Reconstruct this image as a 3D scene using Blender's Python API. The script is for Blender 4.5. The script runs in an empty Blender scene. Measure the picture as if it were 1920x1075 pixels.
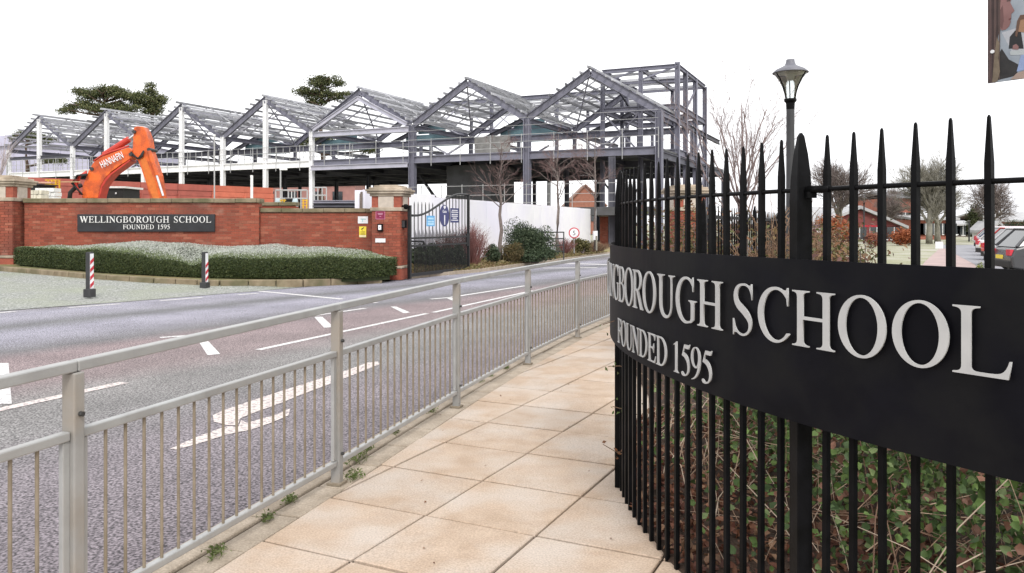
import bpy, bmesh, math, random
import numpy as np
from mathutils import Vector, Matrix
from mathutils.geometry import tessellate_polygon

S = bpy.context.scene
R = math.radians
CAMH, F, HY = 1.45, 1500.0, 421.0          # eye height, focal length in px of a 1920 px wide frame, horizon row

# ------------------------------------------------------------------ camera, sky, sun, exposure
cam = bpy.data.objects.new('camera', bpy.data.cameras.new('camera'))
S.collection.objects.link(cam)
cam.location = (0, 0, CAMH); cam.rotation_euler = (R(90), 0, 0)
cam.data.sensor_width = 36; cam.data.lens = 36 * F / 1920
cam.data.shift_y = -(537.5 - HY) / 1920
cam.data.clip_start = 0.05; cam.data.clip_end = 3000
S.camera = cam

SUN_EL, SUN_AZ = 46, 168                     # degrees; azimuth from +Y clockwise: behind the camera
w = bpy.data.worlds.new('World'); S.world = w; w.use_nodes = True
nt = w.node_tree; nt.nodes.clear()
out = nt.nodes.new('ShaderNodeOutputWorld'); bg = nt.nodes.new('ShaderNodeBackground')
sky = nt.nodes.new('ShaderNodeTexSky'); sky.sky_type = 'NISHITA'; sky.sun_disc = False
sky.sun_elevation = R(SUN_EL); sky.sun_rotation = R(SUN_AZ); sky.dust_density = 4; sky.air_density = 1.0; sky.ozone_density = 1
hs = nt.nodes.new('ShaderNodeHueSaturation'); hs.inputs['Saturation'].default_value = 0.06
mixw = nt.nodes.new('ShaderNodeMix'); mixw.data_type = 'RGBA'; mixw.inputs[0].default_value = 0.72
tc = nt.nodes.new('ShaderNodeTexCoord'); nz = nt.nodes.new('ShaderNodeTexNoise')
nz.inputs['Scale'].default_value = 1.6; nz.inputs['Detail'].default_value = 5
rp = nt.nodes.new('ShaderNodeValToRGB')
rp.color_ramp.elements[0].position = .34; rp.color_ramp.elements[0].color = (8.6, 8.7, 9.1, 1)
rp.color_ramp.elements[1].position = .62; rp.color_ramp.elements[1].color = (11.4, 11.4, 11.5, 1)
L = nt.links.new
L(tc.outputs['Generated'], nz.inputs['Vector']); L(nz.outputs['Fac'], rp.inputs['Fac'])
L(sky.outputs[0], hs.inputs['Color']); L(hs.outputs[0], mixw.inputs[6]); L(rp.outputs[0], mixw.inputs[7])
L(mixw.outputs[2], bg.inputs[0]); bg.inputs[1].default_value = 0.1
L(bg.outputs[0], out.inputs[0])

sl = bpy.data.lights.new('sun', 'SUN'); sl.energy = 1.0; sl.angle = R(14); sl.color = (1, .96, .9)
so = bpy.data.objects.new('sun', sl); S.collection.objects.link(so)
az, el = R(SUN_AZ), R(SUN_EL)
to_sun = Vector((math.sin(az) * math.cos(el), math.cos(az) * math.cos(el), math.sin(el)))
so.rotation_euler = to_sun.to_track_quat('Z', 'Y').to_euler()

vs = S.view_settings
vs.view_transform = 'Standard'; vs.look = 'None'; vs.gamma = 1; vs.exposure = 0.9; vs.use_curve_mapping = False
S.render.resolution_x, S.render.resolution_y = 1024, 573
S.cycles.use_denoising = True; S.cycles.max_bounces = 6

# ------------------------------------------------------------------ helpers
random.seed(7); rng = np.random.default_rng(7)
COL = S.collection

def P(px, py, y):                            # point at depth y seen at a pixel of the photograph
    return Vector(((px - 960) / F * y, y, CAMH + (HY - py) / F * y))
def GP(px, py, z=0.0):                       # ground point of height z
    y = F * (CAMH - z) / (py - HY)
    return Vector(((px - 960) / F * y, y, z))

class MB:
    def __init__(s): s.v = []; s.f = []; s.c = []
    def add(s, vs, fs, col=None):
        o = len(s.v); s.v += [tuple(p) for p in vs]; s.f += [tuple(i + o for i in f) for f in fs]
        if col is not None: s.c += [col] * len(vs)
        return s
    def box(s, c, size, M=None, col=None):
        hx, hy, hz = size[0] / 2, size[1] / 2, size[2] / 2
        vs = [Vector((x, y, z)) for z in (-hz, hz) for y in (-hy, hy) for x in (-hx, hx)]
        if M is not None: vs = [M @ p for p in vs]
        c = Vector(c); vs = [p + c for p in vs]
        return s.add(vs, [(0, 2, 3, 1), (4, 5, 7, 6), (0, 1, 5, 4), (2, 6, 7, 3), (0, 4, 6, 2), (1, 3, 7, 5)], col)
    def bar(s, p0, p1, w, d, up=(0, 0, 1), col=None):   # box from p0 to p1, w sideways, d along up
        p0, p1 = Vector(p0), Vector(p1); a = (p1 - p0); Ln = a.length; a.normalize()
        up = Vector(up); x = up.cross(a)
        if x.length < 1e-4: x = Vector((1, 0, 0)).cross(a)
        x.normalize(); y = a.cross(x)
        M = Matrix((x, y, a)).transposed()
        return s.box((p0 + p1) / 2, (w, d, Ln), M, col)
    def tube(s, pts, rad, n=6, cap=True, col=None):
        pts = [Vector(p) for p in pts]
        if not hasattr(rad, '__len__'): rad = [rad] * len(pts)
        vs = []; fs = []
        for i, p in enumerate(pts):
            a = (pts[min(i + 1, len(pts) - 1)] - pts[max(i - 1, 0)]).normalized()
            x = a.cross(Vector((0, 0, 1)))
            if x.length < .05: x = a.cross(Vector((1, 0, 0)))
            x.normalize(); y = a.cross(x)
            for k in range(n):
                t = 2 * math.pi * k / n
                vs.append(p + (x * math.cos(t) + y * math.sin(t)) * rad[i])
        for i in range(len(pts) - 1):
            for k in range(n):
                k2 = (k + 1) % n
                fs.append((i * n + k, i * n + k2, (i + 1) * n + k2, (i + 1) * n + k))
        if cap:
            fs.append(tuple(range(n - 1, -1, -1))); fs.append(tuple((len(pts) - 1) * n + k for k in range(n)))
        return s.add(vs, fs, col)
    def lathe(s, prof, c, n=20, M=None):
        c = Vector(c); vs = []; fs = []
        for r, z in prof:
            for k in range(n):
                t = 2 * math.pi * k / n; p = Vector((r * math.cos(t), r * math.sin(t), z))
                vs.append((M @ p if M else p) + c)
        m = len(prof)
        for i in range(m - 1):
            for k in range(n):
                k2 = (k + 1) % n
                fs.append((i * n + k, i * n + k2, (i + 1) * n + k2, (i + 1) * n + k))
        fs.append(tuple(range(n - 1, -1, -1))); fs.append(tuple((m - 1) * n + k for k in range(n)))
        return s.add(vs, fs)
    def prism(s, poly, o, ex, ey, t):        # 2D outline on (ex,ey) at o, extruded t along the normal
        o, ex, ey = Vector(o), Vector(ex), Vector(ey); nrm = ex.cross(ey).normalized()
        n = len(poly); a = [o + ex * x + ey * y for x, y in poly]; b = [p + nrm * t for p in a]
        tris = tessellate_polygon([[Vector((x, y, 0)) for x, y in poly]])
        ar = sum(poly[i][0] * poly[(i + 1) % n][1] - poly[(i + 1) % n][0] * poly[i][1] for i in range(n))
        fs = [tuple(i + n for i in tr) for tr in tris] + [tuple(reversed(tr)) for tr in tris]
        for i in range(n):
            j = (i + 1) % n; fs.append((i, j, j + n, i + n) if ar > 0 else (j, i, i + n, j + n))
        return s.add(a + b, fs)
    def mesh(s, name):
        me = bpy.data.meshes.new(name); me.from_pydata(s.v, [], s.f)
        if s.c:
            ca = me.color_attributes.new('Col', 'FLOAT_COLOR', 'POINT')
            ca.data.foreach_set('color', np.array([(*c, 1) for c in s.c], dtype=np.float32).ravel())
        me.update(); return me

def fix_normals(me):
    bm = bmesh.new(); bm.from_mesh(me); bmesh.ops.recalc_face_normals(bm, faces=bm.faces); bm.to_mesh(me); bm.free()

def obj(name, me, m=None, parent=None, smooth=False, bevel=0):
    if isinstance(me, MB): me = me.mesh(name)
    if m is not None and not me.materials: me.materials.append(m)
    if smooth: me.polygons.foreach_set('use_smooth', [True] * len(me.polygons))
    o = bpy.data.objects.new(name, me); COL.objects.link(o)
    if parent is not None:
        o.parent = parent
        if parent.parent is None: o.location = -parent.location
    if bevel:
        b = o.modifiers.new('bevel', 'BEVEL'); b.width = bevel; b.segments = 2; b.limit_method = 'ANGLE'
    return o

def place(o, M):                              # world matrix for a child of a translated root
    rt = o.parent
    o.matrix_local = (Matrix.Translation(-rt.location) if rt is not None and rt.parent is None else Matrix.Identity(4)) @ M

def tag(o, label, cat, group=None):
    o['label'] = label; o['category'] = cat
    if group: o['group'] = group
    return o
def thing(name, label, cat, loc=(0, 0, 0), group=None):
    o = bpy.data.objects.new(name, None); COL.objects.link(o); o.location = loc; o.empty_display_size = .2
    return tag(o, label, cat, group)
def kind(o, k): o['kind'] = k; return o

# ------------------------------------------------------------------ materials
def _base(name):
    m = bpy.data.materials.new(name); m.use_nodes = True
    n = m.node_tree; b = n.nodes['Principled BSDF']; return m, n, b
def pm(name, c1, c2=None, scale=6, rough=.7, bump=0, bscale=None, metal=0, spec=.4, detail=6, c3=None, s3=1.2, rnd=0, dist=.01, lo=.35, hi=.65, grain=0, gs=160):
    """noise-mixed principled material; c3 = large stain colour; rnd = value jitter per object"""
    m, n, b = _base(name); N = n.nodes.new; lk = n.links.new
    b.inputs['Roughness'].default_value = rough; b.inputs['Metallic'].default_value = metal
    b.inputs['Specular IOR Level'].default_value = spec
    geo = N('ShaderNodeNewGeometry')
    if c2 is None: c2 = tuple(x * .82 for x in c1)
    t = N('ShaderNodeTexNoise'); t.inputs['Scale'].default_value = scale; t.inputs['Detail'].default_value = detail
    lk(geo.outputs['Position'], t.inputs['Vector'])
    r = N('ShaderNodeValToRGB'); r.color_ramp.elements[0].position = lo; r.color_ramp.elements[1].position = hi
    r.color_ramp.elements[0].color = (*c2, 1); r.color_ramp.elements[1].color = (*c1, 1)
    lk(t.outputs['Fac'], r.inputs[0]); cur = r.outputs[0]
    if c3 is not None:
        t3 = N('ShaderNodeTexNoise'); t3.inputs['Scale'].default_value = s3; t3.inputs['Detail'].default_value = 4
        lk(geo.outputs['Position'], t3.inputs['Vector'])
        r3 = N('ShaderNodeValToRGB'); r3.color_ramp.elements[0].position = .42; r3.color_ramp.elements[1].position = .66
        lk(t3.outputs['Fac'], r3.inputs[0])
        mx = N('ShaderNodeMix'); mx.data_type = 'RGBA'; lk(r3.outputs[0], mx.inputs[0]); lk(cur, mx.inputs[6]); mx.inputs[7].default_value = (*c3, 1)
        cur = mx.outputs[2]
    if grain:
        tg = N('ShaderNodeTexNoise'); tg.inputs['Scale'].default_value = gs; tg.inputs['Detail'].default_value = 3; lk(geo.outputs['Position'], tg.inputs['Vector'])
        mg = N('ShaderNodeMapRange'); mg.inputs[1].default_value = .3; mg.inputs[2].default_value = .7; mg.inputs[3].default_value = 1 - grain; mg.inputs[4].default_value = 1 + grain; lk(tg.outputs['Fac'], mg.inputs[0])
        hg = N('ShaderNodeHueSaturation'); lk(mg.outputs[0], hg.inputs['Value']); lk(cur, hg.inputs['Color']); cur = hg.outputs[0]
    if rnd:
        oi = N('ShaderNodeObjectInfo'); mr = N('ShaderNodeMapRange'); mr.inputs[3].default_value = 1 - rnd; mr.inputs[4].default_value = 1 + rnd
        lk(oi.outputs['Random'], mr.inputs[0]); hv = N('ShaderNodeHueSaturation'); lk(mr.outputs[0], hv.inputs['Value']); lk(cur, hv.inputs['Color']); cur = hv.outputs[0]
    lk(cur, b.inputs['Base Color'])
    if bump:
        t2 = N('ShaderNodeTexNoise'); t2.inputs['Scale'].default_value = bscale or scale * 4; t2.inputs['Detail'].default_value = 5
        lk(geo.outputs['Position'], t2.inputs['Vector'])
        bp = N('ShaderNodeBump'); bp.inputs['Strength'].default_value = bump; bp.inputs['Distance'].default_value = dist
        lk(t2.outputs['Fac'], bp.inputs['Height']); lk(bp.outputs[0], b.inputs['Normal'])
    return m
def vcol(name, rough=.7, spec=.3, trans=0, jit=.25, scale=40, stain=False):
    """colour from the mesh attribute Col (each leaf or brick its own colour) with a little grain"""
    m, n, b = _base(name); N = n.nodes.new; lk = n.links.new
    a = N('ShaderNodeVertexColor'); a.layer_name = 'Col'
    geo = N('ShaderNodeNewGeometry'); t = N('ShaderNodeTexNoise'); t.inputs['Scale'].default_value = scale; t.inputs['Detail'].default_value = 4
    lk(geo.outputs['Position'], t.inputs['Vector'])
    mr = N('ShaderNodeMapRange'); mr.inputs[3].default_value = 1 - jit; mr.inputs[4].default_value = 1 + jit
    lk(t.outputs['Fac'], mr.inputs[0]); hv = N('ShaderNodeHueSaturation'); lk(mr.outputs[0], hv.inputs['Value']); lk(a.outputs[0], hv.inputs['Color'])
    cur = hv.outputs[0]
    if stain:                                 # damp and lime blooms on old brickwork
        for sc, c, p0, p1, f in ((.9, (.16, .06, .045), .50, .72, .75), (1.3, (.46, .30, .24), .60, .80, .6)):
            s3 = N('ShaderNodeTexNoise'); s3.inputs['Scale'].default_value = sc; s3.inputs['Detail'].default_value = 6; lk(geo.outputs['Position'], s3.inputs['Vector'])
            m3 = N('ShaderNodeMapRange'); m3.inputs[1].default_value = p0; m3.inputs[2].default_value = p1; m3.inputs[4].default_value = f; lk(s3.outputs['Fac'], m3.inputs[0])
            x3 = N('ShaderNodeMix'); x3.data_type = 'RGBA'; lk(m3.outputs[0], x3.inputs[0]); lk(cur, x3.inputs[6]); x3.inputs[7].default_value = (*c, 1); cur = x3.outputs[2]
    lk(cur, b.inputs['Base Color']); b.inputs['Roughness'].default_value = rough; b.inputs['Specular IOR Level'].default_value = spec
    if trans:
        td = N('ShaderNodeBsdfTranslucent'); lk(hv.outputs[0], td.inputs[0]); ms = N('ShaderNodeMixShader'); ms.inputs[0].default_value = trans
        o = n.nodes['Material Output']; lk(b.outputs[0], ms.inputs[1]); lk(td.outputs[0], ms.inputs[2]); lk(ms.outputs[0], o.inputs[0])
    return m

M = {}
M['slab'] = pm('paving_slab', (.455, .35, .265), (.395, .295, .215), 6, .85, .5, 130, c3=(.475, .405, .345), s3=2.2, rnd=.06, dist=.003, detail=12, grain=.2, gs=110)
M['joint'] = pm('joint_sand', (.055, .032, .018), (.03, .02, .012), 20, .95, .4, 80)
M['kerb'] = pm('kerb_concrete', (.37, .31, .245), (.28, .23, .175), 6, .9, .4, 90, rnd=.08, dist=.004, grain=.22, gs=110)
M['galv'] = pm('galvanised_steel', (.40, .405, .40), (.32, .32, .315), 9, .5, .08, 60, metal=.3, c3=(.37, .365, .355), s3=3)
M['galvdirty'] = pm('galvanised_bar_dirty', (.26, .215, .16), (.19, .155, .11), 12, .7, .1, 60, metal=.1)
M['galvpost'] = pm('galvanised_post', (.325, .32, .31), (.26, .255, .245), 7, .6, .08, 60, metal=.15, c3=(.30, .265, .225), s3=4)
M['bolt'] = pm('bolt_steel', (.10, .10, .10), rough=.5, metal=.7)
M['black'] = pm('black_paint', (.008, .008, .009), (.005, .005, .005), 14, .36, .05, 60, spec=.05)
M['signblack'] = pm('sign_black', (.006, .006, .009), (.004, .004, .006), 4, .48, .02, 30, spec=.08, c3=(.009, .009, .010), s3=5)
M['letter'] = pm('letter_silver', (.46, .46, .455), (.41, .41, .41), 12, .5, .03, 60, spec=.3)
M['lettersmall'] = pm('letter_pale', (.75, .74, .72), rough=.5)
M['wallsign'] = pm('wall_sign_dark', (.025, .026, .03), (.018, .018, .02), 6, .5)
M['brick'] = vcol('brick', .9, .2, 0, .3, 30, True)
M['mortar'] = pm('mortar', (.27, .15, .105), (.21, .115, .08), 12, .95, .3, 80)
M['stone'] = pm('cap_stone', (.50, .42, .33), (.36, .29, .22), 5, .9, .4, 60, c3=(.24, .20, .15), s3=2.2, dist=.005)
M['coping'] = pm('coping_stone', (.26, .21, .14), (.18, .14, .09), 5, .95, .4, 50, c3=(.12, .11, .06), s3=2)
M['hoard'] = pm('white_hoarding', (.84, .84, .85), (.80, .80, .82), 2, .6, rnd=.02, c3=(.74, .73, .82), s3=.35)
M['redhoard'] = pm('red_hoarding', (.40, .105, .08), (.32, .085, .065), 2.5, .7, rnd=.10)
M['redhoard2'] = pm('red_hoarding_bright', (.52, .14, .085), (.43, .115, .07), 2.5, .7, rnd=.10)
M['steel'] = pm('primed_steel', (.18, .178, .225), (.14, .14, .175), 1.5, .6, rnd=.12)
M['steeldark'] = pm('dark_steel', (.085, .085, .105), (.06, .06, .075), 1.5, .65, rnd=.15)
M['steelpale'] = pm('pale_steel', (.44, .43, .50), (.36, .36, .42), 1.5, .6, rnd=.08)
M['white_steel'] = pm('white_steel', (.80, .80, .81), (.74, .74, .75), 1.5, .55, rnd=.03)
M['zinc'] = pm('zinc_purlin', (.40, .40, .42), (.28, .285, .30), 1.5, .45, metal=.3, rnd=.45)
M['teal'] = pm('teal_sheet', (.13, .22, .25), (.10, .17, .20), 1.5, .6, rnd=.15)
M['deck'] = pm('metal_decking', (.10, .10, .105), (.07, .07, .07), 1.5, .7)
M['concrete'] = pm('concrete', (.36, .35, .33), (.28, .27, .26), 2, .9, .3, 30)
M['orange'] = pm('digger_orange', (.72, .135, .02), (.60, .10, .018), 2.5, .5, .08, 20, c3=(.34, .06, .02), s3=2.6, detail=10, grain=.15, gs=30)
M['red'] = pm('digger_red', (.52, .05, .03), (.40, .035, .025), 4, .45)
M['chrome'] = pm('chrome_rod', (.7, .7, .72), rough=.2, metal=.9)
M['rubber'] = pm('black_rubber', (.02, .02, .02), rough=.7)
M['yellow'] = pm('site_yellow', (.72, .44, .03), (.6, .36, .03), 5, .6)
M['whitepaint'] = pm('white_paint', (.75, .75, .74), (.66, .66, .65), 6, .6)
M['bark'] = pm('bark_grey', (.20, .165, .15), (.13, .105, .095), 18, .95, .4, 60)
M['barkred'] = pm('bark_reddish', (.20, .13, .12), (.14, .09, .085), 10, .9)
M['barkgreen'] = pm('bark_mossy', (.25, .235, .19), (.17, .16, .13), 3, .95)
M['pinebark'] = pm('pine_bark', (.12, .075, .05), (.07, .05, .04), 3, .95)
M['leaf'] = vcol('leaf', .6, .3, .25)
M['needle'] = vcol('needle_leaf', .8, .12, .15)
M['dry'] = vcol('dry_stem', .9, .15, 0, .2)
M['soil'] = pm('bed_soil', (.07, .042, .028), (.035, .022, .015), 14, .98, .8, 60, dist=.02)
M['grassland'] = pm('frosted_lawn', (.31, .305, .205), (.235, .24, .14), .8, .95, .6, 8, c3=(.40, .385, .325), s3=.25, dist=.05)
M['lamp_black'] = pm('lamp_post_grey', (.042, .042, .044), (.03, .03, .032), 5, .5)
M['lamphood'] = pm('lamp_hood', (.16, .16, .18), (.12, .12, .14), 9, .5)
M['navy'] = pm('navy_sign', (.04, .045, .15), rough=.5)
M['lightblue'] = pm('light_blue_sign', (.12, .40, .72), rough=.5)
M['maroon'] = pm('maroon_sign', (.22, .015, .06), rough=.5)
M['signwhite'] = pm('sign_white', (.82, .82, .84), rough=.5)
M['signyellow'] = pm('sign_yellow', (.85, .66, .06), rough=.5)
M['signred'] = pm('sign_red', (.55, .03, .05), rough=.5)
def glass(name, tint=(.9, .93, .93), rough=.03, alpha=.25):
    m, n, b = _base(name); N = n.nodes.new; lk = n.links.new
    tr = N('ShaderNodeBsdfTransparent'); tr.inputs[0].default_value = (*tint, 1)
    gl = N('ShaderNodeBsdfGlossy'); gl.inputs['Roughness'].default_value = rough
    fr = N('ShaderNodeFresnel'); fr.inputs[0].default_value = 1.45
    ma = N('ShaderNodeMath'); ma.operation = 'ADD'; ma.inputs[1].default_value = alpha * .3; lk(fr.outputs[0], ma.inputs[0])
    ms = N('ShaderNodeMixShader'); lk(ma.outputs[0], ms.inputs[0]); lk(tr.outputs[0], ms.inputs[1]); lk(gl.outputs[0], ms.inputs[2])
    lk(ms.outputs[0], n.nodes['Material Output'].inputs[0]); return m
M['lampglass'] = glass('lamp_glass')
M['carglass'] = pm('car_glass', (.03, .035, .04), rough=.08, spec=.8)

def asphalt():
    m, n, b = _base('asphalt'); N = n.nodes.new; lk = n.links.new
    geo = N('ShaderNodeNewGeometry')
    def noise(sc, det=6):
        t = N('ShaderNodeTexNoise'); t.inputs['Scale'].default_value = sc; t.inputs['Detail'].default_value = det
        lk(geo.outputs['Position'], t.inputs['Vector']); return t
    dot = N('ShaderNodeVectorMath'); dot.operation = 'DOT_PRODUCT'; dot.inputs[1].default_value = (.85, -.527, 0)
    lk(geo.outputs['Position'], dot.inputs[0])
    wob = noise(.35, 3); ad = N('ShaderNodeMath'); ad.operation = 'MULTIPLY_ADD'; ad.inputs[1].default_value = 1.1; lk(wob.outputs['Fac'], ad.inputs[0]); lk(dot.outputs['Value'], ad.inputs[2])
    mr = N('ShaderNodeMapRange'); mr.inputs[1].default_value = -16.45; mr.inputs[2].default_value = -1.95; lk(ad.outputs[0], mr.inputs[0])
    r = N('ShaderNodeValToRGB'); cr = r.color_ramp
    st = [(-17, (.16, .155, .165)), (-15.3, (.17, .16, .17)), (-14.6, (.25, .243, .285)), (-13.7, (.225, .218, .25)), (-12.9, (.13, .13, .135)), (-12.1, (.245, .238, .28)), (-11.2, (.215, .208, .24)), (-10.3, (.13, .125, .13)),
          (-9.6, (.20, .155, .158)), (-8.0, (.195, .155, .155)), (-7.2, (.18, .172, .168)), (-6.2, (.168, .162, .160)), (-5.2, (.165, .146, .158)), (-4.0, (.155, .135, .148)), (-2.5, (.135, .115, .125))]
    for k, (s_, c) in enumerate(st):
        p = (s_ + 17) / 14.5
        e = cr.elements[0] if k == 0 else (cr.elements[-1] if k == len(st) - 1 else cr.elements.new(p))
        e.position = p; e.color = (*c, 1)
    lk(mr.outputs[0], r.inputs[0])
    sp = noise(62, 2); spr = N('ShaderNodeMapRange'); spr.inputs[1].default_value = .35; spr.inputs[2].default_value = .65; spr.inputs[3].default_value = .28; spr.inputs[4].default_value = 1.8; lk(sp.outputs['Fac'], spr.inputs[0])
    pt = noise(1.1, 6); ptr = N('ShaderNodeMapRange'); ptr.inputs[1].default_value = .3; ptr.inputs[2].default_value = .7; ptr.inputs[3].default_value = .84; ptr.inputs[4].default_value = 1.14; lk(pt.outputs['Fac'], ptr.inputs[0])
    mu = N('ShaderNodeMath'); mu.operation = 'MULTIPLY'; lk(spr.outputs[0], mu.inputs[0]); lk(ptr.outputs[0], mu.inputs[1])
    mx = N('ShaderNodeMix'); mx.data_type = 'RGBA'; mx.blend_type = 'MULTIPLY'; mx.inputs[0].default_value = 1
    lk(r.outputs[0], mx.inputs[6]); lk(mu.outputs[0], mx.inputs[7]); lk(mx.outputs[2], b.inputs['Base Color'])
    b.inputs['Roughness'].default_value = .8; b.inputs['Specular IOR Level'].default_value = .35
    bp = N('ShaderNodeBump'); bp.inputs['Strength'].default_value = .6; bp.inputs['Distance'].default_value = .006
    lk(sp.outputs['Fac'], bp.inputs['Height']); lk(bp.outputs[0], b.inputs['Normal']); return m
M['asphalt'] = asphalt()
M['redtar'] = pm('red_surfacing', (.27, .205, .21), (.125, .095, .10), 62, .85, .5, 62, c3=(.23, .215, .215), s3=.9, dist=.006, lo=.3, hi=.7)
def paint_mat(name, c, worn, sc=26):
    m = pm(name, c, worn, sc, .75, .3, 75, lo=.36, hi=.52, detail=10, grain=.25, gs=62); return m
M['mark'] = paint_mat('road_paint', (.66, .65, .64), (.30, .28, .29), 38)
M['markworn'] = paint_mat('road_paint_worn', (.60, .53, .50), (.24, .21, .22), 30)
M['gravel'] = pm('frosted_gravel', (.36, .365, .345), (.17, .18, .16), 20, .95, .8, 30, c3=(.26, .275, .225), s3=.7, dist=.02, grain=.5, gs=38)
# ================================================================== SETTING
RZ = -0.10                                    # road level; the pavement is z = 0
def sheet(name, pts, z, m, parent=None):
    vs = [Vector((p[0], p[1], z)) for p in pts]
    tr = tessellate_polygon([[Vector((p[0], p[1], 0)) for p in pts]])
    me = bpy.data.meshes.new(name); me.from_pydata([tuple(v) for v in vs], [], [tuple(t) for t in tr])
    fix_normals(me)
    if me.polygons[0].normal.z < 0: me.flip_normals()
    return obj(name, me, m, parent)

g = sheet('ground', [(-900, -60), (900, -60), (900, 1600), (-900, 1600)], -.14, M['grassland']); kind(g, 'structure')

RAIL = [Vector(p) for p in [(-2.05, .95), (-1.51, 2.754), (-.98, 4.48), (-.441, 6.365), (.166, 8.32), (.84, 10.24), (1.58, 12.1), (2.40, 13.95)]]
LINE = [Vector((-3.4, -3.5))] + RAIL + [Vector(p) for p in [(3.25, 16.2), (3.9, 18.6), (4.2, 22), (6.2, 26.5), (12.6, 42), (22, 64)]]
def offs(o):
    res = []
    for i, p in enumerate(LINE):
        d = (LINE[min(i + 1, len(LINE) - 1)] - LINE[max(i - 1, 0)]).normalized()
        res.append(p + Vector((d.y, -d.x)) * o)
    return res

kerbl = offs(-.25)
farl = [(-60, -3.5), (-60, 19)] + [tuple(GP(px, py, RZ).xy) for px, py in [(-160, 597), (0, 584), (225, 567), (485, 546)]] + [(-4.6, 20.6), (-3.4, 21.6), (-3.0, 22.6), (-1.15, 26.0), (4.9, 41.5), (14, 66)]
road = sheet('road', farl + [tuple(p) for p in reversed(kerbl)], RZ, M['asphalt']); kind(road, 'structure')
base = sheet('pavement', [tuple(p) for p in offs(-.12)] + [tuple(p) for p in reversed(offs(3.6))], -.014, M['joint']); kind(base, 'structure')

# paving slabs, 600 mm square, cut by the kerb line
A = Vector((.4376, .8992)); B = Vector((.8992, -.4376)); O0 = GP(798, 966).xy
FC = Vector((4.55, 4.25)); FR = 4.0           # centre and radius of the curved railing
def clip(poly, p, n):
    res = []
    for i in range(len(poly)):
        a, b = poly[i], poly[(i + 1) % len(poly)]; da, db = (a - p).dot(n), (b - p).dot(n)
        if da >= 0: res.append(a)
        if (da >= 0) != (db >= 0): res.append(a + (b - a) * (da / (da - db)))
    return res
edge = offs(.085)
for i in range(-9, 26):
    for j in range(-9, 9):
        c = O0 + A * (.6 * (i + .5)) + B * (.6 * (j + .5))
        if c.y < .6 or c.y > 17 or (c - FC).length < FR - .45: continue
        g_ = .2935
        poly = [c + A * sa * .2905 + B * sb * g_ for sa, sb in ((-1, -1), (-1, 1), (1, 1), (1, -1))]
        for k in range(len(edge) - 1):
            d = (edge[k + 1] - edge[k]).normalized(); n = Vector((d.y, -d.x))
            if -.42 < (c - edge[k]).dot(d) < (edge[k + 1] - edge[k]).length + .42: poly = clip(poly, edge[k], n)
            if len(poly) < 3: break
        if len(poly) < 3: continue
        d0 = min((c - p).length for p in LINE)
        if (c - FC).length > FR + 3.2 and d0 > 3.4: continue
        area = abs(sum(poly[k].x * poly[(k + 1) % len(poly)].y - poly[(k + 1) % len(poly)].x * poly[k].y for k in range(len(poly)))) / 2
        if area < .006: continue
        z = random.uniform(-.0025, .0025); tl = Vector((random.uniform(-.003, .003), random.uniform(-.003, .003)))
        mb = MB(); n = len(poly)
        cc = sum(poly, Vector((0, 0))) / n
        inn = [cc + (p - cc) * (1 - .006 / max(.02, (p - cc).length)) for p in poly]
        top = [(p.x, p.y, z + (p - cc).dot(tl)) for p in inn]; rim = [(p.x, p.y, z - .004 + (p - cc).dot(tl)) for p in poly]; bot = [(p.x, p.y, -.05) for p in poly]
        mb.add(top + rim + bot, [tuple(range(n))] + [(n + k, n + (k + 1) % n, (k + 1) % n, k) for k in range(n)] + [(2 * n + k, 2 * n + (k + 1) % n, n + (k + 1) % n, n + k) for k in range(n)])
        me = mb.mesh('paving_slab'); fix_normals(me)
        if me.polygons[0].normal.z < 0: me.flip_normals()
        obj('paving_slab', me, M['slab'], base)

# kerb stones and the narrow edging row the rail posts stand in
def along(o, s0, s1, step):
    pts = offs(o); res = []; acc = 0
    seg = [(pts[k], pts[k + 1]) for k in range(len(pts) - 1)]
    s = s0
    tot = [0]
    for a, b in seg: tot.append(tot[-1] + (b - a).length)
    def at(s):
        for k in range(len(seg)):
            if s <= tot[k + 1] or k == len(seg) - 1:
                a, b = seg[k]; return a + (b - a) * ((s - tot[k]) / (b - a).length), (b - a).normalized()
    while s < s1: res.append((at(s), at(s + step))); s += step
    return res
kerb = obj('kerb', MB().box((0, -3, -.4), (.2, .2, .2)), M['kerb']); kind(kerb, 'structure')
for (a, d), (b, _) in along(-.17, 3.2, 26, .914):
    mb = MB().bar((a.x, a.y, -.07), (b.x - d.x * .008, b.y - d.y * .008, -.07), .16, .146)
    obj('kerb_stone', mb, M['kerb'], kerb, bevel=.012)
for (a, d), (b, _) in along(-.002, 3.0, 20, .44):
    q = b - d * random.uniform(.006, .02); z = random.uniform(-.006, -.002)
    obj('edging_block', MB().bar((a.x, a.y, -.04 + z), (q.x, q.y, -.04 + z), .158 + random.uniform(-.012, .004), .08), M['kerb'], kerb, bevel=.006)

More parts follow.
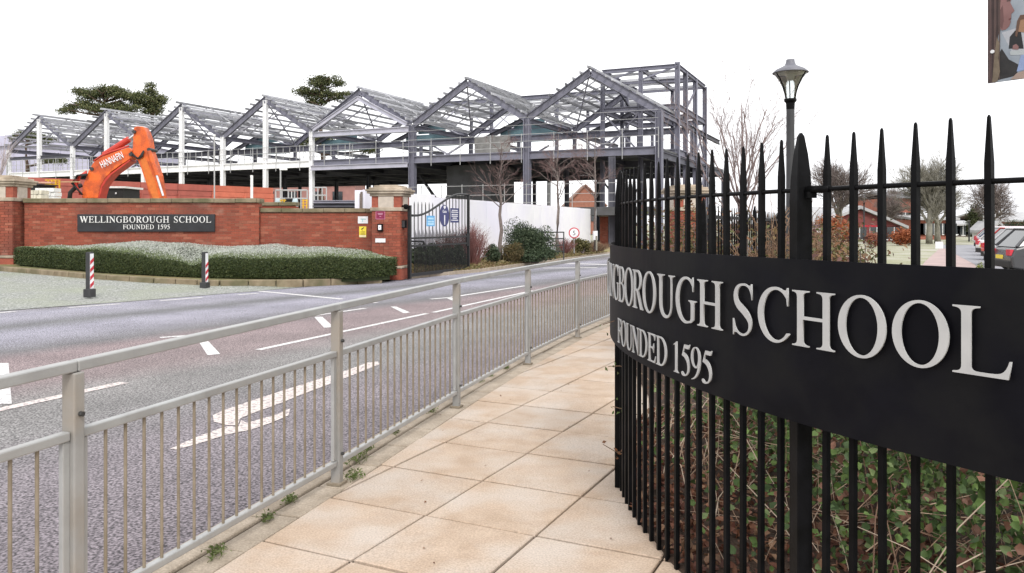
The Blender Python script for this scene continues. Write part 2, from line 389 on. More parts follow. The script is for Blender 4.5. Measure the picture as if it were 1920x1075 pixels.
# painted markings, sheets 4 mm above the road
Z2 = RZ + .004
def mquad(name, pix, m): return sheet(name, [GP(a, b, Z2).xy for a, b in pix], Z2, m, road)
def mline(p0, p1, wd, m):
    a, b = GP(*p0, Z2).xy, GP(*p1, Z2).xy; d = (b - a).normalized(); n = Vector((-d.y, d.x)) * wd / 2
    return sheet('painted_line', [a - n, b - n, b + n, a + n], Z2, m, road)
for p0, p1, wd, mm in [((-8, 587), (30, 584), .12, 'mark'), ((128, 577), (225, 570), .12, 'mark'), ((300, 564), (380, 558), .12, 'mark'), ((446, 553), (484, 550), .12, 'mark'),
                       ((486, 546), (642, 561), .14, 'mark'), ((684, 566.5), (707, 568), .12, 'mark'), ((300, 633), (372, 628), .11, 'mark'), ((559, 596.5), (685, 578), .10, 'mark'),
                       ((807, 561), (845, 558), .12, 'mark'), ((846, 557.5), (985, 536), .12, 'mark'), ((-10, 770), (233, 717), .13, 'markworn'), ((484, 656), (800, 588), .10, 'mark'), ((812, 586), (1000, 545), .10, 'mark'),
                       ((1018, 503), (1120, 502), .3, 'mark'), ((1062, 494), (1150, 497), .45, 'mark')]:
    mline(p0, p1, wd, M[mm])
for q in [[(372, 640), (390, 639.5), (413, 664), (389, 666)], [(589, 594.5), (604, 594), (625, 613), (608, 615)], [(732, 575), (743, 575), (769, 586), (757, 587.5)], [(838, 559.5), (847, 558.5), (859, 563), (849, 564)], [(-20, 681), (16, 681), (22, 757), (-20, 758)]]:
    mquad('hatch_bar', q, M['mark'])
mquad('worn_arrow', [(708, 678), (712, 683), (640, 712), (560, 742), (516, 760), (470, 776), (450, 785), (446, 798), (425, 797), (401, 791), (399, 779), (415, 771), (470, 752), (560, 723), (640, 698), (690, 680)], M['markworn'])
mquad('worn_arrow', [(318, 842), (372, 818), (424, 799.5), (447.5, 800), (452, 788), (463, 793), (520, 777), (544, 766), (541, 779), (508, 793), (470, 806), (425, 815), (372, 832), (330, 843)], M['markworn'])

# frosted gravel forecourt, rising to the left
vr = [GP(px, py, RZ).xy for px, py in [(-260, 606), (-80, 590), (100, 576), (225, 567), (360, 556), (485, 546)]] + [Vector((-4.5, 20.7)), Vector((-3.35, 21.6))]
kb = [Vector(p) for p in [(-18, 22.6), (-15.2, 22.2), (-12.6, 20.9), (-10.6, 19.9), (-8.6, 19.3), (-7.0, 19.2), (-5.2, 19.9), (-3.45, 21.15)]]
def kz(x): return float(np.interp(x, [-19, -15, -11, -7.5, -3.4], [.28, .25, .13, .0, -.07]))
mb = MB(); n1, n2 = len(vr), 14
for i in range(n1):
    for k in range(n2 + 1):
        t = k / n2; p = vr[i] * (1 - t) + kb[i] * t
        mb.v.append((p.x, p.y, (RZ + .006) * (1 - t) + kz(kb[i].x) * t - .03 * math.sin(math.pi * t) + random.uniform(-.006, .006) * (0 < k < n2)))
for i in range(n1 - 1):
    for k in range(n2): a = i * (n2 + 1) + k; mb.f.append((a, a + n2 + 1, a + n2 + 2, a + 1))
me = mb.mesh('forecourt'); fix_normals(me)
if me.polygons[0].normal.z < 0: me.flip_normals()
fore = obj('forecourt', me, M['gravel'], smooth=True); kind(fore, 'structure')
# brown stone kerb of the planted island
isl = obj('island_kerb', MB().box((-10, 23.4, -.3), (1, .3, .2)), M['coping']); kind(isl, 'structure')
for i in range(len(kb) - 1):
    a, b = kb[i], kb[i + 1]; n = max(1, round((b - a).length / .62))
    for k in range(n):
        p, q = a + (b - a) * (k / n), a + (b - a) * ((k + .975) / n)
        obj('kerb_stone', MB().bar((p.x, p.y, kz(p.x) + .02), (q.x, q.y, kz(q.x) + .02), .16, .2), M['coping'], isl, bevel=.02)
# soil of the island behind its kerb
mb = MB(); m_ = len(kb)
for i in range(m_):
    for k in range(5):
        t = k / 4; yb = 22.9
        mb.v.append((kb[i].x, kb[i].y * (1 - t) + yb * t, kz(kb[i].x) + .08 + .08 * t))
for i in range(m_ - 1):
    for k in range(4): a = i * 5 + k; mb.f.append((a, a + 5, a + 6, a + 1))
me = mb.mesh('island_bed'); fix_normals(me)
if me.polygons[0].normal.z < 0: me.flip_normals()
M['islandgrass'] = pm('island_grass', (.20, .19, .08), (.12, .12, .05), 9, .95, .6, 30, c3=(.24, .18, .09), s3=1.4, dist=.02)
kind(obj('island_bed', me, M['islandgrass'], smooth=True), 'structure')

# verge along the drive, between the far kerb and the hoarding
va = [Vector(p) for p in [(-2.95, 22.9), (-1.1, 26.0), (1.9, 33.8), (4.95, 41.5), (9, 52)]]
vb = [Vector(p) for p in [(-4.2, 23.6), (-2.6, 28.2), (-.2, 34.5), (3.2, 43.6), (6.4, 52.5)]]
mb = MB()
for i in range(5):
    for k in range(5):
        t = k / 4; p = va[i] * (1 - t) + vb[i] * t; mb.v.append((p.x, p.y, RZ + .03 + .20 * t ** .7))
for i in range(4):
    for k in range(4): a = i * 5 + k; mb.f.append((a, a + 1, a + 6, a + 5))
me = mb.mesh('drive_verge'); fix_normals(me)
if me.polygons[0].normal.z < 0: me.flip_normals()
M['vergebark'] = pm('verge_mulch', (.30, .22, .12), (.19, .11, .07), 5, .95, .6, 20, c3=(.22, .21, .09), s3=.7, dist=.03)
kind(obj('drive_verge', me, M['vergebark'], smooth=True), 'structure')
dk = obj('drive_kerb', MB().box((-3, 24, -.4), (.3, .3, .2)), M['kerb']); kind(dk, 'structure')
for i in range(4):
    a, b = va[i], va[i + 1]; n = round((b - a).length / .914)
    for k in range(n):
        p, q = a + (b - a) * (k / n), a + (b - a) * ((k + .985) / n); obj('kerb_stone', MB().bar((p.x, p.y, RZ + .02), (q.x, q.y, RZ + .02), .15, .16), M['kerb'], dk)

# soil of the curved bed behind the railing, lying over the slab edges
mb = MB(); mb.v.append((FC.x, FC.y, .05)); nn = 96
for rr, z in ((1.5, .06), (3.0, .035), (3.94, .012), (3.97, -.02)):
    for k in range(nn): t = 2 * math.pi * k / nn; mb.v.append((FC.x + rr * math.cos(t), FC.y + rr * math.sin(t), z + (random.uniform(-.012, .012) if 1.6 < rr < 3.95 else 0)))
for k in range(nn): mb.f.append((0, 1 + k, 1 + (k + 1) % nn))
for q in range(3):
    for k in range(nn): a = 1 + q * nn; mb.f.append((a + k, a + nn + k, a + nn + (k + 1) % nn, a + (k + 1) % nn))
kind(obj('planting_bed', mb, M['soil'], smooth=True), 'structure')

# ================================================================== PEDESTRIAN GUARD RAIL
gr = thing('guard_rail', 'galvanised steel pedestrian guard rail between the slab pavement and the road', 'guard rail', (RAIL[2].x, RAIL[2].y, 0))
RT = [.955, .982, 1.008, 1.02, 1.02, 1.02, 1.02, 1.02]     # top of the rail at each post
baluster = MB().tube([(0, 0, 0), (0, 0, 1)], 1, 8).mesh('baluster'); baluster.materials.append(M['galvdirty']); baluster.polygons.foreach_set('use_smooth', [len(p.vertices) == 4 for p in baluster.polygons])
for i, p in enumerate(RAIL):
    d = (RAIL[min(i + 1, 7)] - RAIL[max(i - 1, 0)]).normalized(); r = Vector((d.y, -d.x))
    ang = math.atan2(d.y, d.x); Mz = Matrix.Rotation(ang, 3, 'Z')
    po = obj('post', MB().box((p.x, p.y, (RT[i] - .04 - .015) / 2), (.046, .055, RT[i] - .04 + .015), Mz), M['galvpost'], gr, bevel=.005)
    obj('post_foot', MB().box((p.x, p.y, .004), (.085, .085, .012), Mz), M['galvdirty'], gr)
    for hz in (.17, .80):
        b0 = Vector((p.x, p.y, hz)) + Vector((r.x, r.y, 0)) * .029
        obj('bolt', MB().tube([b0, b0 + Vector((r.x, r.y, 0)) * .014], .009, 8), M['bolt'], po)
for i in range(len(RAIL) - 1):
    a, b = RAIL[i], RAIL[i + 1]; d = (b - a).normalized(); Ln = (b - a).length
    a2, b2 = a + d * .027, b - d * .027
    for nm, z, hh, ww in (('top_rail', 0, .038, .042), ('middle_rail', .728, .033, .033), ('bottom_rail', .118, .03, .033)):
        e0, e1 = (a + d * .002, b - d * .002) if nm == 'top_rail' else (a2, b2)
        za, zb = (RT[i] - .019, RT[i + 1] - .019) if nm == 'top_rail' else (z, z)
        obj(nm, MB().bar((e0.x, e0.y, za), (e1.x, e1.y, zb), ww, hh), M['galv'], gr, bevel=.005)
    for s, nm in ((a2 + d * .011, 'stile'), (b2 - d * .011, 'stile')):
        obj(nm, MB().bar((s.x, s.y, .135), (s.x, s.y, .71), .02, .03, (d.x, d.y, 0)), M['galv'], gr, bevel=.003)
    nb = 17
    for k in range(nb):
        t = (k + 1) / (nb + 1); q = a2 + d * .02 + (b2 - a2 - d * .04) * t
        o = obj('baluster', baluster, None, gr)
        place(o, Matrix.Translation((q.x, q.y, .13)) @ Matrix.Diagonal((.0065, .0065, .585, 1)))
# ================================================================== SERIF CAPITALS (outlines in 1/662 of the cap height)
H = 662
def bez(p0, p1, p2, p3, n=7):
    return [tuple(((1 - t) ** 3 * np.array(p0) + 3 * (1 - t) ** 2 * t * np.array(p1) + 3 * (1 - t) * t * t * np.array(p2) + t ** 3 * np.array(p3))) for t in [k / n for k in range(1, n + 1)]]
def arc(cx, cy, rx, ry, a0, a1, n=28):
    return [(cx + rx * math.cos(R(a0 + (a1 - a0) * k / n)), cy + ry * math.sin(R(a0 + (a1 - a0) * k / n))) for k in range(n + 1)]
def path(*seg):
    pts = [seg[0]]
    for s in seg[1:]:
        if len(s) == 2: pts.append(s)
        else: pts += bez(pts[-1], s[0:2], s[2:4], s[4:6])
    return pts
def foot(xl, xr, l, r):
    return path((xl, 85), (xl, 35, xl - 25, 24, xl - l, 19), (xl - l, 0), (xr + r, 0), (xr + r, 19), (xr + 25, 24, xr, 35, xr, 85))
def head(xl, xr, l, r):
    return path((xr, H - 85), (xr, H - 35, xr + 25, H - 24, xr + r, H - 19), (xr + r, H), (xl - l, H), (xl - l, H - 19), (xl - 25, H - 24, xl, H - 35, xl, H - 85))
def footL(xl, l): return path((xl, 85), (xl, 35, xl - 25, 24, xl - l, 19), (xl - l, 0))
def headL(xl, l): return path((xl - l, H), (xl - l, H - 19), (xl - 25, H - 24, xl, H - 35, xl, H - 85))
def stroke(pts, th, tail0, tail1):
    Lf, Rt = [], []
    for i, p in enumerate(pts):
        a = np.array(pts[min(i + 1, len(pts) - 1)]) - np.array(pts[max(i - 1, 0)]); a = a / np.linalg.norm(a); n = np.array((-a[1], a[0])) * th[i] / 2
        Lf.append(tuple(np.array(p) + n)); Rt.append(tuple(np.array(p) - n))
    return Lf[:-4] + tail1 + Rt[4:][::-1] + tail0
_sp = [(446, 540)] + bez((446, 540), (415, 640), (340, 664), (265, 660)) + bez((265, 660), (160, 655), (98, 590), (98, 505)) + bez((98, 505), (98, 380), (240, 355), (310, 300)) + bez((310, 300), (380, 250), (420, 215), (420, 150)) + bez((420, 150), (420, 60), (340, 4), (245, 4)) + bez((245, 4), (150, 6), (85, 60), (62, 160))
_st = [float(np.interp(i, [0, 4, 8, 12, 18, 22, 26, 31, 36, len(_sp) - 1], [16, 26, 34, 74, 104, 104, 84, 38, 30, 16])) for i in range(len(_sp))]
GL = {
 'I': (333, [foot(115, 217, 97, 98) + head(115, 217, 97, 98)]),
 'H': (722, [foot(103, 205, 84, 97) + [(205, 318), (517, 318)] + foot(517, 619, 97, 83) + head(517, 619, 97, 83) + [(517, 360), (205, 360)] + head(103, 205, 84, 97)]),
 'L': (611, [footL(103, 91) + path((520, 0), (570, 0), (598, 174), (573, 174), (540, 60, 500, 38, 380, 38), (290, 38), (240, 38, 205, 42, 205, 80)) + head(103, 205, 91, 88)]),
 'E': (611, [footL(103, 91) + path((546, 0), (597, 169), (569, 169), (530, 60, 480, 38, 355, 38), (290, 38), (235, 38, 205, 45, 205, 80), (205, 318), (330, 318), (400, 318, 420, 295, 430, 226), (455, 226), (455, 451), (430, 451), (420, 385, 400, 360, 330, 360), (205, 360), (205, 600), (205, 620, 215, 624, 240, 624), (355, 624), (470, 624, 490, 600, 507, 519), (535, 519), (532, 662)) + headL(103, 91)]),
 'F': (556, [foot(103, 205, 91, 97) + path((205, 318), (330, 318), (400, 318, 420, 295, 430, 226), (455, 226), (455, 451), (430, 451), (420, 385, 400, 360, 330, 360), (205, 360), (205, 600), (205, 620, 215, 624, 240, 624), (355, 624), (480, 624, 500, 600, 518, 519), (546, 519), (542, 662)) + headL(103, 91)]),
 'O': (722, [arc(361, 331, 327, 345, 0, 352, 46), arc(361, 331, 216, 311, 0, 352, 46)]),
 'D': (722, [footL(103, 87) + arc(300, 331, 385, 331, -90, 90) + headL(103, 87), [(205, 90), (215, 45), (250, 38)] + arc(290, 331, 282, 293, -90, 90) + [(250, 624), (215, 617), (205, 575)]]),
 'B': (667, [footL(103, 86) + arc(340, 176, 253, 176, -90, 72) + arc(325, 508, 222, 154, -68, 90) + headL(103, 86), [(205, 370), (300, 370)] + arc(310, 497, 132, 127, -80, 90, 16) + [(215, 620), (205, 590)], [(205, 85), (225, 40), (300, 38)] + arc(335, 186, 148, 148, -75, 90, 16) + [(205, 334)]]),
 'R': (667, [foot(103, 205, 86, 89) + path((205, 300), (262, 300), (492, 0), (659, 0), (659, 19), (605, 25, 585, 55, 560, 90), (388, 316)) + arc(325, 488, 234, 174, -62, 90) + headL(103, 86), [(205, 340), (300, 340)] + arc(310, 481, 138, 141, -80, 90, 16) + [(215, 620), (205, 590)]]),
 'U': (722, [path((301, 662), (14, 662), (14, 643), (80, 635, 103, 620, 103, 570), (103, 240), (103, 70, 220, -14, 365, -14), (520, -14, 602, 80, 602, 240), (602, 560), (602, 615, 625, 638, 705, 643), (705, 662), (472, 662), (472, 643), (540, 638, 558, 615, 558, 560), (558, 240), (558, 110, 500, 36, 390, 36), (265, 36, 205, 100, 205, 240), (205, 570), (205, 620, 225, 638, 301, 643))]),
 'N': (722, [path((12, 0), (12, 19), (85, 26, 109, 45, 109, 110), (109, 560), (75, 615, 50, 640, 12, 643), (12, 662), (184, 662), (571, 196), (571, 555), (571, 615, 545, 638, 470, 643), (470, 662), (707, 662), (707, 643), (630, 636, 610, 612, 610, 555), (610, -11), (595, -11), (149, 536), (149, 110), (149, 45, 175, 26, 248, 19), (248, 0))]),
 'W': (944, [path((5, 662), (5, 643), (48, 635, 60, 615, 78, 570), (280, -11), (302, -11), (472, 428), (650, -11), (672, -11), (868, 570), (885, 615, 900, 635, 932, 643), (932, 662), (730, 662), (730, 643), (800, 636, 815, 610, 800, 560), (696, 210), (552, 575), (540, 610, 555, 638, 604, 643), (604, 662), (335, 662), (335, 643), (390, 635, 402, 615, 420, 570), (448, 500), (334, 210), (200, 575), (188, 612, 205, 638, 255, 643), (255, 662))]),
 'C': (667, [[(610, 452), (602, 676), (584, 676), (566, 640), (545, 642)] + arc(365, 331, 337, 345, 66, 312, 36) + [(612, 92), (633, 116), (618, 130)] + arc(388, 331, 250, 306, 318, 55, 36) + [(572, 540), (586, 452)]]),
 'G': (722, [[(612, 462), (602, 676), (584, 676), (566, 640), (545, 642)] + arc(365, 331, 337, 345, 66, 285, 36) + path((540, 8), (632, 58), (632, 262), (632, 305, 650, 316, 709, 320), (709, 339), (454, 339), (454, 320), (515, 314, 530, 300, 530, 262), (530, 75), (500, 35)) + arc(388, 331, 250, 306, 285, 55, 32) + [(572, 545), (588, 462)]]),
 'S': (556, [stroke(_sp, _st, [(428, 650), (438, 676), (456, 676), (466, 468), (452, 468)], [(72, 24), (60, -14), (42, -14), (36, 205), (50, 205)])]),
 '1': (500, [path((118, 0), (118, 15), (190, 20, 205, 35, 205, 90), (205, 555), (205, 590, 190, 600, 165, 595), (111, 575), (111, 590), (285, 676), (299, 672), (299, 90), (299, 35, 315, 20, 394, 15), (394, 0))]),
 '5': (500, [path((64, 424), (174, 662), (383, 662), (429, 688), (438, 681), (400, 590), (390, 578, 385, 576, 370, 576), (181, 576), (141, 493), (320, 465, 424, 375, 424, 215), (424, 70, 290, -14, 150, -14), (80, -14, 32, 10, 32, 45), (32, 75, 60, 85, 85, 78), (125, 68, 150, 30, 200, 30), (275, 30, 335, 90, 335, 180), (335, 310, 220, 400, 68, 412))]),
 '9': (500, [arc(244, 455, 214, 221, -8, 292, 34) + path((345, 290), (320, 150, 220, 40, 59, -6), (56, -22), (300, 0, 459, 180, 459, 420)), arc(240, 458, 118, 190, 0, 352, 28)]),
}
_gm = {}
def glyph_mesh(ch, h, xs, t, m, key):
    k = (ch, key)
    if k in _gm: return _gm[k]
    adv, cons = GL[ch]; s = h / H; mid = adv / 2
    cu = bpy.data.curves.new('letter', 'CURVE'); cu.dimensions = '2D'; cu.fill_mode = 'BOTH'; cu.extrude = t / 2
    if t < .006: cu.offset = -.0006
    for c in cons:
        sp = cu.splines.new('POLY'); sp.points.add(len(c) - 1); sp.use_cyclic_u = True
        for p, (x, y) in zip(sp.points, c): p.co = ((x - mid) * s * xs, y * s, 0, 1)
    o = bpy.data.objects.new('tmp', cu); COL.objects.link(o)
    me = bpy.data.meshes.new_from_object(o.evaluated_get(bpy.context.evaluated_depsgraph_get()))
    bpy.data.objects.remove(o); bpy.data.curves.remove(cu)
    me.name = 'letter'; me.materials.clear(); me.materials.append(m); _gm[k] = me; return me
def text_mesh(txt, h, t, m, width=None):
    cu = bpy.data.curves.new('txt', 'FONT'); cu.body = txt; cu.size = h / .70; cu.extrude = t / 2; cu.align_x = 'CENTER'; cu.resolution_u = 3
    o = bpy.data.objects.new('tmp', cu); COL.objects.link(o)
    me = bpy.data.meshes.new_from_object(o.evaluated_get(bpy.context.evaluated_depsgraph_get()))
    bpy.data.objects.remove(o); bpy.data.curves.remove(cu)
    if width:
        xs = [v.co.x for v in me.vertices]; k = width / (max(xs) - min(xs))
        for v in me.vertices: v.co.x *= k
    me.materials.clear(); me.materials.append(m); return me

# ================================================================== CURVED BLACK RAILING WITH THE SCHOOL SIGN
def ring(phi, r): return Vector((FC.x - r * math.cos(phi), FC.y - r * math.sin(phi)))
RB = 3.955
fence = thing('spiked_railing', 'curved black steel railing with spiked bars, carrying the large school sign', 'railing', (*ring(.4227, RB), 0))
def spike_bar(w, top, taper, tip):
    h = w / 2; mb = MB(); vs = []
    for z, q in ((-.05, h), (top - taper, h), (top - taper * .5, h * .68), (top - .006, tip), (top, tip * .5)):
        vs += [(-q, -q, z), (q, -q, z), (q, q, z), (-q, q, z)]
    fs = [(4 * i + k, 4 * i + (k + 1) % 4, 4 * i + 4 + (k + 1) % 4, 4 * i + 4 + k) for i in range(4) for k in range(4)] + [(16, 17, 18, 19)]
    return mb.add(vs, fs)
barm = spike_bar(.0178, 1.735, .125, .0036).mesh('bar'); barm.materials.append(M['black'])
postm = MB()
_v = []
for z, q in ((-.05, .0265), (1.53, .0265), (1.61, .0235), (1.68, .0175), (1.715, .0125), (1.738, .0095), (1.75, .004)): _v += [(-q, -q, z), (q, -q, z), (q, q, z), (-q, q, z)]
postm.add(_v, [(4 * i + k, 4 * i + (k + 1) % 4, 4 * i + 4 + (k + 1) % 4, 4 * i + 4 + k) for i in range(6) for k in range(4)] + [(24, 25, 26, 27)])
postm = postm.mesh('post'); postm.materials.append(M['black'])
angs = [.4511 + .0261 * k for k in range(9)] + [.4008 - .0252 * k for k in range(32)]
for a in angs:
    if abs(a + .045) < .012: continue
    o = obj('bar', barm, None, fence, bevel=0); p = ring(a, RB)
    place(o, Matrix.Translation((p.x, p.y, random.uniform(-.004, .004))) @ Matrix.Rotation(a + random.uniform(-.05, .05), 4, 'Z') @ Matrix.Rotation(random.uniform(-.004, .004), 4, 'X'))
for a in (.4245, -.045):
    o = obj('post', postm, None, fence, bevel=0); p = ring(a, RB); place(o, Matrix.Translation((p.x, p.y, 0)) @ Matrix.Rotation(a - .25, 4, 'Z'))
    b = o.modifiers.new('bevel', 'BEVEL'); b.width = .003; b.segments = 2
for z, a0, a1 in ((1.562, -.40, .655), (.93, -.40, .655)):
    pts = [(*ring(a0 + (a1 - a0) * k / 60, RB), z) for k in range(61)]
    obj('rail', MB().tube(pts, .0075, 8), M['black'], fence, smooth=True)
p = ring(.4245, RB); d = Vector((math.sin(.4245), -math.cos(.4245)))
obj('rail_sleeve', MB().tube([(p.x + d.x * .03, p.y + d.y * .03, 1.562), (p.x + d.x * .12, p.y + d.y * .12, 1.562)], .0125, 10), M['black'], fence, smooth=True)
obj('rail_clamp', MB().box((p.x + d.x * .045, p.y + d.y * .045, 1.545), (.03, .02, .02)), M['black'], fence)

sg = thing('school_sign', 'large curved black school sign with raised silver lettering on the railing', 'sign', (*ring(.4, FR), .8))
mb = MB(); a0, a1, n = -.30, .66, 72; t = .004
for k in range(n + 1):
    a = a0 + (a1 - a0) * k / n; p, q = ring(a, FR), ring(a, FR - t)
    mb.v += [(p.x, p.y, .812), (p.x, p.y, 1.338), (q.x, q.y, 1.338), (q.x, q.y, .812)]
for k in range(n):
    for j in range(4): mb.f.append((4 * k + j, 4 * k + (j + 1) % 4, 4 * k + 4 + (j + 1) % 4, 4 * k + 4 + j))
mb.f += [(0, 3, 2, 1), (4 * n, 4 * n + 1, 4 * n + 2, 4 * n + 3)]
me = mb.mesh('sign_panel'); fix_normals(me); panel = obj('sign_panel', me, M['signblack'], sg)
def curved_letter(ch, a, zb, h, key, xs):
    o = obj('letter', glyph_mesh(ch, h, xs, .005, M['letter'], key), None, sg); p = ring(a, FR + .014)
    ex = Vector((math.sin(a), -math.cos(a), 0)); ez = Vector((-math.cos(a), -math.sin(a), 0))
    Mx = Matrix(((ex.x, 0, ez.x, p.x), (ex.y, 0, ez.y, p.y), (0, 1, 0, zb), (0, 0, 0, 1))); place(o, Mx)
for ch, a in zip('WELLINGBOROUGHSCHOOL', [-.193, -.143, -.105, -.067, -.037, -.0075, .0305, .0690, .106, .1445, .1835, .2300, .2750, .3195, .3714, .4095, .4522, .4968, .542, .5827]):
    curved_letter(ch, a, 1.0625, .178, 'big', .93)
for ch, a in zip('FOUNDED1595', [.0540, .0795, .1080, .1360, .1640, .1915, .2190, .2545, .2755, .2950, .3155]):
    curved_letter(ch, a, .851, .124, 'mid', .9)
# ================================================================== BRICK WALLS AND GATE PIERS
def brick_col():
    r = random.random(); b = random.uniform(.84, 1.14)
    c = (.285, .080, .050) if r < .6 else ((.245, .070, .046) if r < .85 else (.315, .112, .072))
    return tuple(x * b for x in c)
def brick_panel(mb, x0, x1, z0, z1, y, proud=.012):    # stretcher bond on a face looking towards -Y
    z = z0; row = 0
    while z + .03 < z1:
        h = min(.065, z1 - z); x = x0 - (.1125 if row % 2 else 0)
        while x < x1 - .02:
            a, b = max(x, x0), min(x + .215, x1)
            if b - a > .03:
                py = y - proud * random.uniform(.7, 1.1)
                mb.box(((a + b) / 2, (py + y + .01) / 2, z + h / 2), (b - a, y + .01 - py, h), None, brick_col())
            x += .225
        z += .075; row += 1
def coping(parent, x0, x1, y, z0, z1, dep):
    x = x0
    while x < x1 - .05:
        b = min(x + .6, x1); obj('coping_stone', MB().box(((x + b) / 2, y, (z0 + z1) / 2 + random.uniform(-.004, .004)), (b - x - .006, dep, z1 - z0)), M['coping'], parent, bevel=.015); x = b
WL = thing('brick_wall', 'long red brick wall carrying the dark school name board, flat stone coping', 'wall', (-10.5, 22.8, 0))
obj('mortar_core', MB().box((-10.48, 22.80, 1.0), (6.62, .32, 2.1)), M['mortar'], WL)
mb = MB(); brick_panel(mb, -13.79, -7.16, -.02, 2.055, 22.64); kind(obj('brickwork', mb, M['brick'], WL), 'stuff')
mb = MB()                                               # end return of the taller wall
for r_ in range(27): mb.box((-7.158, 22.80 + (.05 if r_ % 2 else -.05), r_ * .075 + .035), (.012, .22, .065), None, brick_col())
kind(obj('end_brickwork', mb, M['brick'], WL), 'stuff')
coping(WL, -13.81, -7.12, 22.8, 2.062, 2.185, .46)
WR = thing('brick_wall', 'lower red brick wall with white and yellow notices, beside the gate pier', 'wall', (-5.5, 22.9, 0))
obj('mortar_core', MB().box((-5.54, 22.93, .87), (3.24, .32, 1.84)), M['mortar'], WR)
mb = MB(); brick_panel(mb, -7.15, -3.92, -.02, 1.785, 22.77); kind(obj('brickwork', mb, M['brick'], WR), 'stuff')
coping(WR, -7.15, -3.93, 22.93, 1.792, 1.905, .46)

def pier(cx, cy, z0, rot, label, single):
    t = thing('gate_pier', label, 'gate pier', (cx, cy, z0), 'brick piers with stone caps')
    Mz = Matrix.Rotation(rot, 3, 'Z'); W2 = .40
    def bx(mb, x, y, z, s, col=None): return mb.box(Vector((cx, cy, z0)) + Mz @ Vector((x, y, z)), s, Mz, col)
    obj('mortar_core', bx(MB(), 0, 0, .95, (2 * W2, 2 * W2, 1.9)), M['mortar'], t)
    obj('plinth_core', bx(MB(), 0, 0, .13, (2 * W2 + .1, 2 * W2 + .1, .30)), M['brickplain'], t)
    obj('plinth_moulding', bx(MB(), 0, 0, .325, (2 * W2 + .13, 2 * W2 + .13, .075)), M['stone'], t, bevel=.02)
    stuff = MB()
    bl = {}
    for face in range(4):
        Mf = Mz @ Matrix.Rotation(face * math.pi / 2, 3, 'Z')
        for row in range(20):
            z = .375 + row * .0755
            xs = [(-W2, -W2 + .215), (-W2 + .225, -W2 + .3275), (-W2 + .3375, W2 - .225), (W2 - .215, W2)] if row % 2 else [(-W2, -W2 + .1025), (-W2 + .1125, -W2 + .3275), (-W2 + .3375, W2 - .3275), (W2 - .3175, W2 - .1125), (W2 - .1025, W2)]
            for a, b in xs:
                c = Vector((cx, cy, z0)) + Mf @ Vector(((a + b) / 2, -W2 - .001, z + .0325)); s = (b - a, .03, .065)
                if single and face in (0, 1):
                    k = round(b - a, 3)
                    if k not in bl: bl[k] = [MB().box((0, 0, 0), s, None, brick_col()).mesh('brick') for _ in range(5)]
                    me = random.choice(bl[k])
                    if not me.materials: me.materials.append(M['brick'])
                    o = obj('brick', me, None, t); place(o, Matrix.Translation(c) @ Mf.to_4x4())
                else: stuff.box(c, s, Mf, brick_col())
    kind(obj('brickwork', stuff, M['brick'], t), 'stuff')
    obj('stone_band', bx(MB(), 0, 0, 1.93, (2 * W2 + .10, 2 * W2 + .10, .10)), M['stone'], t, bevel=.012)
    obj('cap_block', bx(MB(), 0, 0, 2.13, (2 * W2 + .03, 2 * W2 + .03, .31)), M['brickplain'], t)
    for face in range(4):
        Mf = Mz @ Matrix.Rotation(face * math.pi / 2, 3, 'Z')
        obj('stone_inset', MB().box(Vector((cx, cy, z0)) + Mf @ Vector((0, -W2 - .015, 2.13)), (.44, .05, .305), Mf), M['stonepale'], t, bevel=.006)
    for z, e, h in ((2.325, .12, .075), (2.395, .25, .065), (2.455, .32, .055), (2.51, .16, .055), (2.565, -.06, .055), (2.60, -.30, .025)):
        obj('cap_stone', bx(MB(), 0, 0, z, (2 * W2 + e, 2 * W2 + e, h)), M['stone'], t, bevel=.012)
    return t, Mz
M['brickplain'] = pm('brick_plain', (.34, .095, .058), (.26, .07, .046), 14, .9, .4, 60)
M['stonepale'] = pm('stone_pale', (.52, .45, .38), (.44, .38, .32), 8, .9)
PL, PMz = pier(-3.42, 22.55, -.06, R(-9), 'brick gate pier with stone cap, intercom and maroon plate, left of the drive', True)
pier(4.85, 22.4, -.06, R(10), 'brick gate pier with stone cap, seen through the spiked railing', False)
pier(-14.32, 22.7, .22, R(0), 'brick pier with stone cap at the far left end of the wall', False)
# three separate notices and the intercom on the pier (front face)
def front(x, y, z): return Vector((-3.42, 22.55, -.06)) + PMz @ Vector((x, y, z))
def pier_plate(nm, label, cat, x, z, wd, ht, m, y=-.425, d=.012):
    t = thing(nm, label, cat, front(x, y, z)); obj('plate', MB().box(front(x, y, z), (wd, d, ht), PMz), m, t); return t
t = pier_plate('maroon_plate', 'small maroon plate with pink border under the stone band of the gate pier', 'plate', -.16, 1.77, .27, .24, M['pink'] if 'pink' in M else pm('plate_pink', (.55, .18, .28)), d=.01)
obj('plate_face', MB().box(front(-.16, -.431, 1.77), (.235, .008, .20), PMz), M['maroon'], t)
for z, wd in ((1.815, .15), (1.785, .13), (1.73, .05)): obj('plate_print', MB().box(front(-.16, -.4355, z), (wd, .004, .018), PMz), pm('plate_print', (.5, .25, .33)), t)
t = pier_plate('intercom', 'black intercom unit with pale keypad on the gate pier', 'intercom', -.16, 1.42, .15, .21, M['black'], -.44, .05)
obj('keypad', MB().box(front(-.165, -.467, 1.425), (.085, .008, .13), PMz), M['signwhite'], t)
obj('button', MB().box(front(-.165, -.472, 1.43), (.02, .006, .02), PMz), M['bolt'], t)
pier_plate('white_plate', 'small blank white plate below the intercom on the gate pier', 'plate', -.16, 1.065, .29, .11, M['signwhite'])
def notice(nm, label, x, z, wd, ht, m):
    t = thing(nm, label, 'notice', (x, 22.755, z - ht / 2)); obj('board', MB().box((x, 22.751, z), (wd, .01, ht)), m, t); return t
t = notice('wall_notice', 'white rectangular notice at the right end of the low brick wall', -4.24, 1.577, .285, .20, M['signwhite'])
